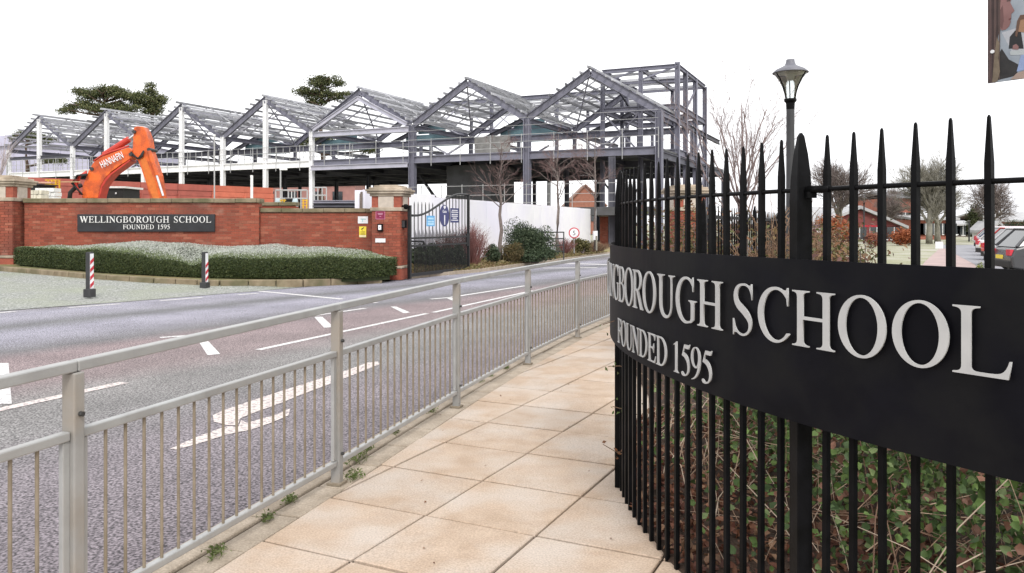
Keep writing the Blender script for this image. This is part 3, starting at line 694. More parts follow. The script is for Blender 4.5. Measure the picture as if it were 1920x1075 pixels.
obj('notice_print', MB().box((-4.23, 22.744, 1.60), (.15, .004, .022)), pm('pale_teal_print', (.30, .50, .52)), t)
obj('notice_print', MB().box((-4.25, 22.744, 1.555), (.03, .004, .07)), pm('pale_teal_print', (.40, .62, .66)), t)
t = notice('camera_notice', 'yellow surveillance camera notice on the low brick wall', -4.245, 1.235, .20, .31, M['signyellow'])
mb = MB().prism([(-.05, .0), (.03, .05), (.045, .03), (-.035, -.022)], (-4.245, 22.745, 1.32), (1, 0, 0), (0, 0, 1), -.004)
mb.box((-4.262, 22.743, 1.295), (.014, .004, .04)); obj('camera_symbol', mb, M['rubber'], t)
for k, wd in enumerate((.13, .12, .13)): obj('notice_print', MB().box((-4.245, 22.744, 1.24 - .04 * k), (wd, .004, .014)), pm('notice_print_dark', (.25, .20, .02)), t)
obj('notice_foot', MB().box((-4.245, 22.744, 1.115), (.19, .004, .06)), pm('notice_pale', (.80, .70, .45)), t)
# dome camera and wall box on the pier side
t = thing('security_camera', 'black security camera on the side of the gate pier beside the gate', 'camera', front(.43, -.3, 2.0))
obj('bracket', MB().tube([front(.40, -.25, 2.02), front(.52, -.30, 2.02)], .025, 8), M['black'], t)
obj('camera_body', MB().lathe([(.0, -.08), (.05, -.06), (.065, -.01), (.065, .05), (.03, .07)], front(.54, -.32, 2.0), 12), M['black'], t, smooth=True)
t = thing('control_box', 'small black control box on the gate pier behind the hinge post', 'box', front(.42, -.2, 1.5))
obj('case', MB().box(front(.46, -.2, 1.52), (.11, .18, .22), PMz), M['black'], t, bevel=.01); obj('case_lid', MB().box(front(.46, -.30, 1.52), (.08, .02, .18), PMz), M['lamp_black'], t)

# name board on the wall
nb = thing('name_board', 'dark school name board with pale serif letters on the brick wall', 'sign', (-10.35, 22.58, 1.24))
obj('board', MB().box((-10.33, 22.598, 1.49), (3.88, .05, .495)), M['wallsign'], nb, bevel=.008)
def flat_text(txt, x0, x1, zb, h, parent, m, y, key):
    tot = sum((GL[c][0] if c != ' ' else 420) for c in txt); s = (x1 - x0) / tot; x = x0
    for c in txt:
        a = (GL[c][0] if c != ' ' else 420) * s
        if c != ' ':
            o = obj('letter', glyph_mesh(c, h, s * H / h * .94, .012, m, key), None, parent)
            place(o, Matrix.Translation((x + a / 2, y, zb)) @ Matrix.Rotation(R(90), 4, 'X'))
        x += a
flat_text('WELLINGBOROUGH SCHOOL', -12.2, -8.48, 1.50, .178, nb, M['lettersmall'], 22.566, 'ns1')
flat_text('FOUNDED 1595', -10.98, -9.64, 1.315, .128, nb, M['lettersmall'], 22.566, 'ns2')

M['gatepaint'] = pm('gate_paint', (.016, .0165, .017), (.010, .010, .011), 10, .4, spec=.35)
# ================================================================== IRON GATE, STANDING OPEN
g0, g1 = Vector((-2.86, 22.25)), Vector((-1.42, 26.0)); gd = (g1 - g0); GLn = gd.length; gd.normalize(); gn = Vector((gd.y, -gd.x))
gt = thing('drive_gate', 'open black iron gate with swept top rail and blue notices', 'gate', (g0.x, g0.y, -.05))
def gp(s, z, o=0): q = g0 + gd * s + gn * o; return Vector((q.x, q.y, z))
obj('hinge_stile', MB().bar(gp(.02, -.06), gp(.02, 1.98), .09, .09, (gd.x, gd.y, 0)), M['gatepaint'], gt, bevel=.006)
obj('meeting_stile', MB().bar(gp(GLn, -.02), gp(GLn, 2.44), .08, .07, (gd.x, gd.y, 0)), M['gatepaint'], gt, bevel=.006)
for nm, z, h in (('lower_rail', .03, .09), ('middle_rail', .84, .05), ('middle_rail', 1.06, .05)):
    obj(nm, MB().bar(gp(.07, z), gp(GLn - .04, z), .045, h), M['gatepaint'], gt)
def swept(s): t = min(1, max(0, (s - .35) / (GLn * .86 - .35))); return 1.70 + .71 * (t * t * (3 - 2 * t))
obj('swept_rail', MB().tube([gp(.06 + (GLn - .1) * k / 30, swept(.06 + (GLn - .1) * k / 30)) for k in range(31)], .034, 8), M['gatepaint'], gt, smooth=True)
def gbar(s, z0, z1, r, pt=0): return MB().tube([gp(s, z0), gp(s, z1 - pt), gp(s, z1)], [r, r, r if not pt else .002], 6)
nbar = 16
for k in range(nbar):
    s = .07 + (GLn - .1) * (k + 1) / (nbar + 1); obj('bar', gbar(s, .06, max(2.0 + .1 * (s < 2), 2.0) if swept(s) < 1.95 else swept(s), .015, .08 if swept(s) < 1.95 else 0), M['gatepaint'], gt)
    for q in (.33, .66): obj('dog_bar', gbar(s + (GLn - .1) / (nbar + 1) * (q - .0), .06, 1.30 if q == .33 else 1.22, .012, .09), M['gatepaint'], gt)
obj('lock_box', MB().bar(gp(GLn - .09, .75), gp(GLn - .09, 1.15), .06, .12, (gd.x, gd.y, 0)), M['gatepaint'], gt, bevel=.005)
obj('stay_arm', MB().tube([gp(.1, .98, -.06), gp(1.0, .95, -.06), gp(1.05, .70, -.06)], .03, 6), M['gatepaint'], gt)
# notices hung on the gate: flat boards facing the road
ex3, ez3 = Vector((gd.x, gd.y, 0)), Vector((gn.x, gn.y, 0))
def gmat(s, z, o): q = gp(s, z, o); return Matrix(((ex3.x, 0, ez3.x, q.x), (ex3.y, 0, ez3.y, q.y), (0, 1, 0, q.z), (0, 0, 0, 1)))
def gsign(nm, label, s, z, wd, ht, m, oval=False):
    t = thing(nm, label, 'notice', gp(s, z - ht / 2, .03))
    poly = [(wd / 2 * math.cos(R(a)), ht / 2 * math.sin(R(a))) for a in range(0, 360, 12)] if oval else [(-wd / 2, -ht / 2), (wd / 2, -ht / 2), (wd / 2, ht / 2), (-wd / 2, ht / 2)]
    obj('board', MB().prism(poly, gp(s, z, .03), ex3, (0, 0, 1), .008), m, t); return t
def gline(t, s, z, wd, h, m): obj('notice_print', MB().prism([(-wd / 2, -h / 2), (wd / 2, -h / 2), (wd / 2, h / 2), (-wd / 2, h / 2)], gp(s, z, .0385), ex3, (0, 0, 1), .003), m, t)
def y_at(px):                                     # distance along the gate seen at a pixel column
    k = (px - 960) / F; return (k * g0.y - g0.x) / (gd.x - k * gd.y)
s1 = y_at(805.5); t = gsign('blue_notice', 'small light blue notice hung on the open gate', s1, 1.55, .52, .31, M['lightblue']); M['paleblue'] = pm('pale_blue', (.45, .70, .88))
gline(t, s1, 1.62, .38, .055, M['paleblue']); gline(t, s1, 1.53, .40, .05, M['paleblue']); gline(t, s1, 1.46, .40, .06, M['paleblue'])
s2 = y_at(831.5); t = gsign('oval_gate_sign', 'oval navy gate sign with a large white number one', s2, 1.715, .66, .66, M['navy'], True)
for txt, hh, zz, wd in (('Gate', .09, 1.80, .27), ('1', .30, 1.44, None)):
    me = text_mesh(txt, hh, .004, M['signwhite'], wd)
    if txt == '1':
        for v in me.vertices: v.co.x *= 1.5
    o = obj('sign_lettering', me, None, t); place(o, gmat(s2, zz, .0402))
obj('crest', MB().prism([(-.07, .05), (-.07, -.01), (0, -.055), (.07, -.01), (.07, .05)], gp(s2, 1.965, .0385), ex3, (0, 0, 1), .003), M['signwhite'], t)
s3 = y_at(850.5); t = gsign('navy_notice', 'rectangular navy notice with white lines of text on the open gate', s3, 1.73, .60, .45, M['navy'])
for z, wd in ((1.885, .42), (1.83, .50), (1.76, .44), (1.705, .46), (1.645, .30), (1.58, .50)): gline(t, s3, z, wd, .026, M['signwhite'])

# ================================================================== CLIPPED HEDGE ON THE ISLAND
def leaf_mesh(name, C, size, cols, m, normal=None, spread=1.0, parent=None, asp=.55, seed=1, hi=False):
    """many small folded leaves at centres C; normal = preferred facing (n,3) or None"""
    r = np.random.default_rng(seed); n = len(C); C = np.asarray(C, float)
    a = r.normal(size=(n, 3))
    if normal is not None: a = np.asarray(normal) + a * spread
    a /= np.linalg.norm(a, axis=1)[:, None]
    t = r.normal(size=(n, 3)); t -= (t * a).sum(1)[:, None] * a; t /= np.linalg.norm(t, axis=1)[:, None]
    b = np.cross(a, t); s = (size * r.uniform(.6, 1.3, n))[:, None] if np.isscalar(size) else (np.asarray(size) * r.uniform(.7, 1.25, n))[:, None]
    fold = a * s * .16
    if hi:
        nv = 6; V = np.stack([C - t * s * .5, C - b * s * asp * .5 + fold - t * s * .22, C - b * s * asp * .36 + fold * .7 + t * s * .16, C + t * s * .5 - fold * .6, C + b * s * asp * .36 + fold * .7 + t * s * .16, C + b * s * asp * .5 + fold - t * s * .22], 1).reshape(-1, 3)
        tri = [[0, 1, 2], [0, 2, 3], [0, 3, 4], [0, 4, 5]]
    else:
        nv = 4; V = np.stack([C - t * s * .5, C - b * s * asp * .5 + fold - t * s * .05, C + t * s * .5, C + b * s * asp * .5 + fold - t * s * .05], 1).reshape(-1, 3)
        tri = [[0, 1, 2], [0, 2, 3]]
    idx = np.arange(n)[:, None] * nv
    Fc = np.concatenate([idx + np.array([q_]) for q_ in tri], 1).reshape(-1, 3)
    me = bpy.data.meshes.new(name); me.vertices.add(len(V)); me.vertices.foreach_set('co', V.ravel())
    me.loops.add(Fc.size); me.loops.foreach_set('vertex_index', Fc.ravel().astype(np.int32))
    me.polygons.add(len(Fc)); me.polygons.foreach_set('loop_start', np.arange(0, Fc.size, 3, dtype=np.int32))
    me.update(calc_edges=True)
    ca = me.color_attributes.new('Col', 'FLOAT_COLOR', 'POINT')
    cc = np.repeat(np.concatenate([np.asarray(cols), np.ones((n, 1))], 1), nv, axis=0).astype(np.float32); ca.data.foreach_set('color', cc.ravel())
    return obj(name, me, m, parent)
def pick(pal, n, r, jit=.25):
    pal = np.array(pal); return pal[r.integers(0, len(pal), n)] * r.uniform(1 - jit, 1 + jit, (n, 1))

HX = np.array([-13.55, -10.6, -8.9, -8.3, -7.5, -6.4, -3.9, -3.25])
HF = np.interp; 
def hfy(x): return np.interp(x, HX, [21.9, 20.45, 20.1, 20.0, 19.95, 20.0, 20.4, 21.2])
def hbz(x): return np.interp(x, [-13.55, -10.3, -7.5, -4.85, -3.3], [.36, .24, .13, .09, .08])
def hft(x): return np.interp(x, [-13.55, -10.6, -8.9, -8.25, -7.5, -6.4, -3.9, -3.25], [.80, .78, .60, .545, .60, .61, .60, .56])
def hbk(x): return np.interp(x, [-13.55, -12.4, -10.8, -9.2, -8.4, -7.9, -6.6, -5.9, -4.6, -3.9, -3.25], [.80, .84, .955, .94, .88, .80, .90, .84, .76, .68, .56])
hd = thing('clipped_hedge', 'low clipped box hedge with frosted top in front of the brick wall', 'hedge', (-8.5, 20.6, .1))
r = np.random.default_rng(3); n = 95000
x = r.uniform(-13.6, -3.2, n); face = r.random(n)
isf = face < .30; isend = face > .985
t = np.where(isf, 0, r.random(n)); fy, by = hfy(x), 22.5
wave = .02 * np.sin(x * 2.3) + .012 * np.sin(x * 5.1 + t * 4) - .16 * np.exp(-((x + 8.35 + 1.3 * (t - .3)) / .30) ** 2) * np.clip((.72 - t) * 4, 0, 1)
ztop = hft(x) * (1 - t) + hbk(x) * t + wave
rnd_edge = np.where(t < .08, -(.08 - t) * .9, 0)
z = np.where(isf, hbz(x) + r.random(n) * (ztop - hbz(x)), ztop + rnd_edge); y = fy * (1 - t) + by * t
bul = np.where(isf, -.04 * np.sin(np.clip((z - hbz(x)) / (ztop - hbz(x)), 0, 1) * math.pi), 0)
x = np.where(isend, -3.22 + r.normal(0, .03, n), x); t2 = r.random(n); y = np.where(isend, hfy(-3.2) * (1 - t2) + 22.4 * t2, y); z = np.where(isend, .1 + r.random(n) * .46, z)
Cn = np.stack([x + r.normal(0, .018, n), y + bul + r.normal(0, .012, n), z + r.normal(0, .008, n)], 1)
nrm = np.where(isf[:, None], np.array([[0, -1, .35]]), np.array([[0, -.25, 1]]))
frost = np.clip(.12 + 1.25 * np.sin(np.pi * np.clip((x + 13.6) / 10.4, 0, 1)) * np.clip((t - .12) * 2.0, 0, 1) + r.normal(0, .12, n), 0, 1)
green = pick([(.055, .075, .022), (.04, .058, .018), (.075, .09, .03), (.03, .045, .014)], n, r)
pale = pick([(.50, .52, .47), (.44, .47, .40), (.56, .57, .54)], n, r, .12); mid = pick([(.17, .21, .09), (.13, .17, .065), (.21, .25, .13)], n, r)
cols = np.where(isf[:, None] | isend[:, None], green, np.where((r.random(n) < frost)[:, None], pale, mid))
leaf_mesh('foliage', Cn, np.where(isf | isend, .045, .034), cols, M['leaf'], nrm, .6, hd, .6, 5)
mb = MB(); nx, nt_ = 60, 10                         # twiggy core behind the outer leaves
for i in range(nx):
    xx = -13.5 + 10.25 * i / (nx - 1)
    mb.v.append((xx, float(hfy(xx)) + .08, float(hbz(xx)) - .1))
    for k in range(nt_):
        tt = k / (nt_ - 1); wv = .03 * math.sin(xx * 2.3) - .17 * math.exp(-((xx + 8.35 + 1.3 * (tt - .3)) / .30) ** 2) * min(1, max(0, (.72 - tt) * 4))
        mb.v.append((xx, float(hfy(xx)) * (1 - tt) + 22.5 * tt + (.08 if k == 0 else 0), float(hft(xx)) * (1 - tt) + float(hbk(xx)) * tt + wv - .07 - (.05 if k == 0 else 0)))
for i in range(nx - 1):
    for k in range(nt_): a = i * (nt_ + 1) + k; mb.f.append((a, a + nt_ + 1, a + nt_ + 2, a + 1))
obj('hedge_core', mb, pm('hedge_core', (.035, .045, .016), (.02, .028, .01), 20, .95), hd, smooth=True)

# ================================================================== STRIPED BOLLARDS
def bollard(px, py, hh, z, label):
    p = GP(px, py, z); t = thing('bollard', label, 'bollard', p, 'striped timber bollards on the forecourt')
    Mz = Matrix.Rotation(R(-14), 3, 'Z')
    def bx(x, y, zz, s): return MB().box(p + Mz @ Vector((x, y, zz)), s, Mz)
    obj('foot_block', bx(0, 0, .06, (.17, .17, .17)), M['lamp_black'], t, bevel=.012)
    obj('post', bx(0, 0, hh / 2 + .05, (.105, .105, hh - .1)), M['lamp_black'], t, bevel=.006)
    ex = Mz @ Vector((1, 0, 0)); nrm = Mz @ Vector((0, -1, 0))
    for face in (0, 1):
        exx = Mz @ Vector((0, 1, 0)) if face else ex; nn = Mz @ Vector((1, 0, 0)) if face else nrm
        o = p + nn * .0535
        if face == 0: continue
        k = 0; zz = .16
        obj('stripe_strip', MB().prism([(-.05, .15), (.05, .15), (.05, hh - .03), (-.05, hh - .03)], o, exx, (0, 0, 1), .003), M['signwhite'], t)
        while zz < hh - .22:
            obj('red_stripe', MB().prism([(-.048, zz), (.048, zz + .075), (.048, zz + .15), (-.048, zz + .075)], o + nn * .0035, exx, (0, 0, 1), .003), M['signred'], t); zz += .16
bollard(168, 555, .90, -.02, 'dark bollard with a red and white striped face, left one')
bollard(384, 541, .86, -.06, 'dark bollard with red and white stripes, the right one below the name board')

# ================================================================== HOARDINGS
h0, h1 = Vector((-4.35, 23.35)), Vector((4.75, 48.4)); hv = (h1 - h0); hL = hv.length; hv.normalize()
ho = thing('white_hoarding', 'tall white timber site hoarding along the drive behind the gate', 'hoarding', (h0.x, h0.y, -.1))
npn = 22
for k in range(npn):
    a, b = h0 + hv * (hL * k / npn), h0 + hv * (hL * (k + 1) / npn - .012)
    zt = 2.44 if k > 3 else 2.52; dz = random.uniform(-.01, .01); of = random.uniform(-.008, .008); nn = Vector((hv.y, -hv.x)) * of
    obj('panel', MB().bar((a.x + nn.x, a.y + nn.y, zt / 2 - .05 + dz), (b.x + nn.x, b.y + nn.y, zt / 2 - .05 + dz), .02, zt), M['hoard'], ho)
    if k % 2 == 0:
        q = a - Vector((hv.y, -hv.x)) * .06; obj('post', MB().box((q.x, q.y, 1.15), (.08, .08, 2.4)), M['bark'], ho)
obj('top_rail', MB().bar((h0.x - .05, h0.y, 2.36), (h1.x - .05, h1.y, 2.36), .06, .09), M['bark'], ho)
# white end return, seen over the low wall
obj('end_panel', MB().box((-4.45, 23.42, 1.2), (.3, .02, 2.5)), M['hoard'], ho)
r0, r1 = Vector((-24.6, 39.2)), Vector((-15.4, 51.6)); rv = (r1 - r0); rL = rv.length; rv.normalize()
rh = thing('red_hoarding', 'red boarded site hoarding behind the orange digger', 'hoarding', (r0.x, r0.y, 0))
for k in range(7):
    a, b = r0 + rv * (rL * k / 7), r0 + rv * (rL * (k + 1) / 7 - .02); mm = M['redhoard'] if k < 5 else M['redhoard2']
    for z, h in ((.9, 1.8), (2.05, .48), (2.52, .40), (2.92, .36), (3.27, .30), (3.62, .36)):
        of = Vector((rv.y, -rv.x)) * random.uniform(-.02, .05)
        obj('board', MB().bar((a.x + of.x, a.y + of.y, z), (b.x + of.x, b.y + of.y, z), .05, h), mm, rh)
    obj('backing', MB().bar((a.x - rv.y * .06, a.y + rv.x * .06, 1.85), (b.x - rv.y * .06, b.y + rv.x * .06, 1.85), .03, 3.7), mm, rh)
    obj('post', MB().bar((a.x + rv.y * .1, a.y - rv.x * .1, 0), (a.x + rv.y * .1, a.y - rv.x * .1, 3.2), .12, .10, (rv.x, rv.y, 0)), mm, rh)
# ================================================================== STEEL-FRAMED BUILDING UNDER CONSTRUCTION
BO = Vector((-42.96, 72.8)); BU = Vector((.9083, -.4187)); BV = Vector((.4187, .9083)); BAY = 8.8
def bp_(u, v, z): q = BO + BU * u + BV * v; return Vector((q.x, q.y, z))
ROOT = bp_(4.5 * BAY, 0, 0)
fr = thing('steel_frame_building', 'school building under construction, bare grey steel frame with seven gables', 'building', ROOT)
def ibeam():
    t = .13; w = .07; p = [(-.5, -.5), (.5, -.5), (.5, -.5 + t), (w, -.5 + t), (w, .5 - t), (.5, .5 - t), (.5, .5), (-.5, .5), (-.5, .5 - t), (-w, .5 - t), (-w, -.5 + t), (-.5, -.5 + t)]
    mb = MB().prism(p, (0, 0, -.5), (1, 0, 0), (0, 1, 0), 1.0); me = mb.mesh('beam'); fix_normals(me); return me
_I = ibeam(); _Bx = MB().box((0, 0, 0), (1, 1, 1)).mesh('member'); _mc = {}
def mesh_for(base, m):
    k = (base.name, m.name)
    if k not in _mc: me = base.copy(); me.materials.append(m); _mc[k] = me
    return _mc[k]
def mem(name, p0, p1, wd, dp, m, upv=(0, 0, 1), box=False, parent=None):
    p0, p1 = Vector(p0), Vector(p1); a = p1 - p0; Ln = a.length; a = a / Ln; x = Vector(upv).cross(a)
    if x.length < 1e-3: x = Vector((BU.x, BU.y, 0)).cross(a)
    x.normalize(); y = a.cross(x); c = (p0 + p1) / 2
    o = obj(name, mesh_for(_Bx if box else _I, m), None, parent or fr)
    Mx = Matrix(((x.x * wd, y.x * dp, a.x * Ln, c.x), (x.y * wd, y.y * dp, a.y * Ln, c.y), (x.z * wd, y.z * dp, a.z * Ln, c.z), (0, 0, 0, 1)))
    place(o, Mx); return o
DZ, EZ, PZ, DEP = 6.25, 8.45, 11.12, 8.4
uL, uR = -.5 * BAY, 6.5 * BAY
up3 = Vector((BV.x, BV.y, 0)); uu3 = Vector((BU.x, BU.y, 0))
ST, SD, SP, SW, ZN, TL = M['steel'], M['steeldark'], M['steelpale'], M['white_steel'], M['zinc'], M['teal']
# columns of the front line: white on the left bays, primed grey on the right
for k in range(8):
    u = uL + k * BAY; left = k <= 4
    mem('column', bp_(u, 0, 0), bp_(u, 0, EZ - .05), .30 if left else .42, .30 if left else .42, SW if left else ST, uu3)
for k in range(4): mem('gable_column', bp_(k * BAY, -.05, 0), bp_(k * BAY, -.05, PZ - .1), .30, .30, SW, uu3)
# gable rafters, three frames deep
for k in range(7):
    u0, u1, u2 = uL + k * BAY, k * BAY, uL + (k + 1) * BAY
    for v, dp, mm in ((0, .48, ST if k > 3 else M['steel']), (DEP, .42, ST)):
        mem('rafter', bp_(u0 + .1, v, EZ), bp_(u1, v, PZ), .20, dp, mm); mem('rafter', bp_(u2 - .1, v, EZ), bp_(u1, v, PZ), .20, dp, mm)
    # purlins run back along each slope, standing on the rafters
    for sd in (0, 1):
        ue = u0 if sd == 0 else u2
        for q in range(9):
            t = .04 + .95 * q / 8; u = ue + (u1 - ue) * t; z = EZ + (PZ - EZ) * t + .27
            mem('purlin', bp_(u, -.55 + random.uniform(-.2, .2), z), bp_(u, DEP + random.uniform(.1, .5), z + random.uniform(-.03, .03)), .08, .15, ZN, box=True)
        for vv in (2.8, 5.6):
            mem('sag_bar', bp_(ue + (u1 - ue) * .03, vv, EZ + .45), bp_(ue + (u1 - ue) * .97, vv, PZ + .25), .06, .08, ZN, box=True)
        mem('roof_brace', bp_(ue + (u1 - ue) * .05, .2, EZ + .1), bp_(ue + (u1 - ue) * .95, 4.0, PZ - .15), .08, .08, SP if k < 5 else ZN, box=True)
        mem('roof_brace', bp_(ue + (u1 - ue) * .95, .3, PZ - .2), bp_(ue + (u1 - ue) * .1, DEP - .3, EZ + .1), .08, .08, SP, box=True)
    mem('ridge_beam', bp_(u1, 0, PZ - .25), bp_(u1, DEP, PZ - .25), .14, .22, SP)
    # lower inner gable with teal sheeting behind
    zi = EZ + .25
    mem('inner_rafter', bp_(u0 + 1.2, DEP + .6, zi - .4), bp_(u1 + .9, DEP + .6, PZ - 1.15), .18, .34, SD)
    if 2 <= k < 6:
        a, b = bp_(u0 + 2.4, DEP + .9, zi - .3), bp_(u2 - 1.2, DEP + .9, zi - .3)
        mem('wall_sheet', a, b, .06, 1.0, TL, box=True)
        mem('wall_sheet', bp_(u0 + 3.6, DEP + .9, zi + .62), bp_(u2 - 2.6, DEP + .9, zi + .62), .06, .7, TL, box=True)
    mem('hanger', bp_(u1 + .3, 4.2, PZ - .25), bp_(u1 + .5, DEP, EZ + .8), .10, .10, SD, box=True)
# valley beams front to back and eaves tie beams
for k in range(8):
    u = uL + k * BAY; mem('valley_beam', bp_(u, 0, EZ - .15), bp_(u, DEP, EZ - .15), .2, .34, ST); mem('valley_beam', bp_(u, DEP, EZ - .15), bp_(u, 20, EZ - .15), .2, .34, SD)
mem('tie_beam', bp_(3.5 * BAY + .2, -.1, EZ - .32), bp_(4.5 * BAY - .2, -.1, EZ - .32), .25, .42, SP)
mem('inner_tie', bp_(3.5 * BAY + .3, -.28, EZ + .02), bp_(4 * BAY, -.28, PZ - .55), .2, .30, SP); mem('inner_tie', bp_(4.5 * BAY - .3, -.28, EZ + .02), bp_(4 * BAY, -.28, PZ - .55), .2, .30, SP)
mem('tie_beam', bp_(uL + .2, 0, EZ - .9), bp_(.5 * BAY, 0, EZ - .9), .2, .28, SD)
for a, b in ((0, 1), (1, 0)): mem('brace', bp_(.03 * BAY + 4.2 * a, DEP, DZ + .1 + 1.6 * 0), bp_(.03 * BAY + 4.2 * b, DEP, DZ + 2.2), .12, .12, SD, box=True)
for k in range(7):                                   # rear eaves beam along the whole length
    mem('rear_eaves_beam', bp_(uL + k * BAY, DEP, EZ - .35), bp_(uL + (k + 1) * BAY, DEP, EZ - .35), .2, .45, ST if k > 2 else SD)
# first-floor deck, its edge beams and secondary beams under it
obj('floor_deck', MB().prism([(uL, 0.25), (uR, 0.25), (uR, 22), (uL, 22)], (BO.x, BO.y, DZ - .20), (BU.x, BU.y, 0), (BV.x, BV.y, 0), .12), M['deck'], fr)
for k in range(7):
    u0, u1 = uL + k * BAY, uL + (k + 1) * BAY; gp_ = .2
    mem('edge_beam', bp_(u0 + gp_, 0, DZ - .26), bp_(u1 - gp_, 0, DZ - .26), .25, .52, SW if k < 4 else ST)
    if k == 4: mem('edge_beam', bp_(u0 + gp_, -.35, DZ - .62), bp_(u1 - gp_, -.35, DZ - .62), .2, .36, SP)
    for v in (7.3, 14.6, 21.8): mem('floor_beam', bp_(u0, v, DZ - .5), bp_(u1, v, DZ - .5), .2, .45, SD)
    for q in range(3): mem('floor_joist', bp_(u0 + BAY * (q + .5) / 3, .3, DZ - .42), bp_(u0 + BAY * (q + .5) / 3, 21.8, DZ - .42), .14, .3, SD)
for k in range(8):
    u = uL + k * BAY
    for v in (7.3, 14.6, 21.8): mem('column', bp_(u, v, 0), bp_(u, v, DZ - .4), .28, .28, SD, uu3)
    mem('floor_beam', bp_(u, .3, DZ - .5), bp_(u, 21.8, DZ - .5), .2, .45, SD)
    mem('column', bp_(u + .2, DEP, DZ), bp_(u + .2, DEP, EZ - .3), .24, .24, ST, uu3)
    if k < 7: mem('column', bp_(u + BAY * .5, DEP, DZ), bp_(u + BAY * .5, DEP, EZ - .4), .22, .22, ST if k > 2 else SD, uu3); mem('column', bp_(u + BAY * .5, 14.6, 0), bp_(u + BAY * .5, 14.6, DZ - .4), .24, .24, SD, uu3)
# bracing under the deck and behind it
for (u, v, z0, z1, wd, mm) in [(3.6 * BAY, 14.6, .2, 5.4, 4.2, SD), (4.05 * BAY, 7.3, .2, 5.4, 4.0, SD), (5.5 * BAY, 14.6, .2, 5.4, 4.2, SD), (4.1 * BAY, DEP, DZ, EZ - .5, 3.2, SP), (5.55 * BAY, DEP, DZ, EZ - .5, 3.2, SP), (4.62 * BAY, 14, DZ, EZ - .4, 3.6, ST), (2.4 * BAY, 14.6, DZ, EZ - .3, 4.0, SD), (1.3 * BAY, DEP, DZ, EZ - .3, 4.2, SD)]:
    mem('brace', bp_(u, v, z0), bp_(u + wd, v, z1), .13, .13, mm, box=True); mem('brace', bp_(u + wd, v + .15, z0), bp_(u, v + .15, z1), .13, .13, mm, box=True)
# rear flat-roofed block over bays five to seven, and the tall stair frame on the right
zr = 11.75
for v in (11.5, 19):
    for k in range(4):
        u = 3.9 * BAY + k * .66 * BAY; mem('rear_column', bp_(u, v, DZ), bp_(u, v, zr), .24, .24, ST, uu3)
        if k < 3:
            for z, dd in ((zr, .34), (EZ + .75, .30)): mem('rear_beam', bp_(u, v, z), bp_(u + .66 * BAY, v, z), .2, dd, ST)
            mem('rear_brace', bp_(u, v, EZ + .8), bp_(u + .33 * BAY, v, zr - .2), .09, .09, SP, box=True); mem('rear_brace', bp_(u + .66 * BAY, v, EZ + .8), bp_(u + .33 * BAY, v, zr - .2), .09, .09, SP, box=True)
for k in range(4): mem('rear_beam', bp_(3.9 * BAY + k * .66 * BAY, 11.5, zr), bp_(3.9 * BAY + k * .66 * BAY, 19, zr), .2, .34, ST)
for k in range(6): mem('roof_purlin', bp_(3.9 * BAY, 11.5 + 1.4 * k, zr - .25), bp_(5.88 * BAY, 11.5 + 1.4 * k, zr - .25), .08, .18, ZN, box=True)
TS = [(uR - 5.2, 4.8), (uR - 2.5, 4.8), (uR, 4.8), (uR, 7.2), (uR, 10.4), (uR, 13.9), (uR - 5.2, 13.9), (uR - 2.5, 13.9), (uR - 5.2, 9.4)]
tz = 12.0
for u, v in TS: mem('stair_column', bp_(u, v, 0), bp_(u, v, tz + (.25 if (u, v) == (uR, 4.8) else 0)), .30 if u == uR else .26, .30 if u == uR else .26, ST, uu3)
for a, b in ((0, 1), (1, 2), (2, 3), (3, 4), (4, 5), (5, 7), (7, 6), (6, 8), (8, 0), (1, 7), (8, 4)):
    for z, dd in ((tz, .28), (EZ + .85, .38), (DZ, .45)): mem('stair_beam', bp_(*TS[a], z), bp_(*TS[b], z), .2, dd, ST)
for a, b, z0, z1 in ((0, 1, tz - .75, tz), (1, 2, tz - .75, tz), (4, 5, DZ, EZ + .7), (5, 4, DZ, EZ + .7), (4, 5, .3, DZ - .4), (5, 4, .3, DZ - .4), (1, 0, DZ, EZ + .7), (0, 1, DZ, EZ + .7), (3, 4, EZ + .9, tz - .8), (3, 2, .3, DZ - .4)):
    mem('stair_brace', bp_(*TS[a], z0), bp_(*TS[b], z1), .11, .11, ST, box=True)
for q in range(0, 7, 2): mem('stair_joist', bp_(uR - 5.2 + q * .86, 4.8, EZ + .85), bp_(uR - 5.2 + q * .86, 13.9, EZ + .85), .1, .24, SP)
for k in range(4): mem('stair_joist', bp_(uR - 5.0, 6 + k * 2.2, tz - .1), bp_(uR - .1, 6 + k * 2.2, tz - .1), .08, .18, ZN, box=True)
# guard rails on the deck edge
GRm = M['galvpale'] = pm('galvanised_pale', (.42, .42, .42), (.34, .34, .34), 2, .5, metal=.2)
for k in range(28):
    u = uL + (uR - uL) * k / 27; mem('guard_post', bp_(u, -.2, DZ - .75), bp_(u, -.2, DZ + 1.15), .04, .04, GRm, box=True)
for k in range(7):
    for z in (.25, .65, 1.1): mem('guard_tube', bp_(uL + k * BAY, -.2, DZ + z), bp_(uL + (k + 1) * BAY, -.2, DZ + z), .03, .03, GRm, box=True)
    if k > 3:
        for z in (1.7, 2.2): mem('guard_tube', bp_(uL + k * BAY, -.25, DZ + z), bp_(uL + (k + 1) * BAY, -.25, DZ + z), .022, .022, GRm, box=True)
# fine white mesh panels behind the left guard rail
mp = MB()
for k in range(62): u = uL + 4.5 * BAY * k / 62; mp.bar(bp_(u, -.12, DZ), bp_(u, -.12, DZ + 1.05), .035, .035, (BV.x, BV.y, 0))
kind(obj('mesh_panels', mp, GRm, fr), 'stuff')
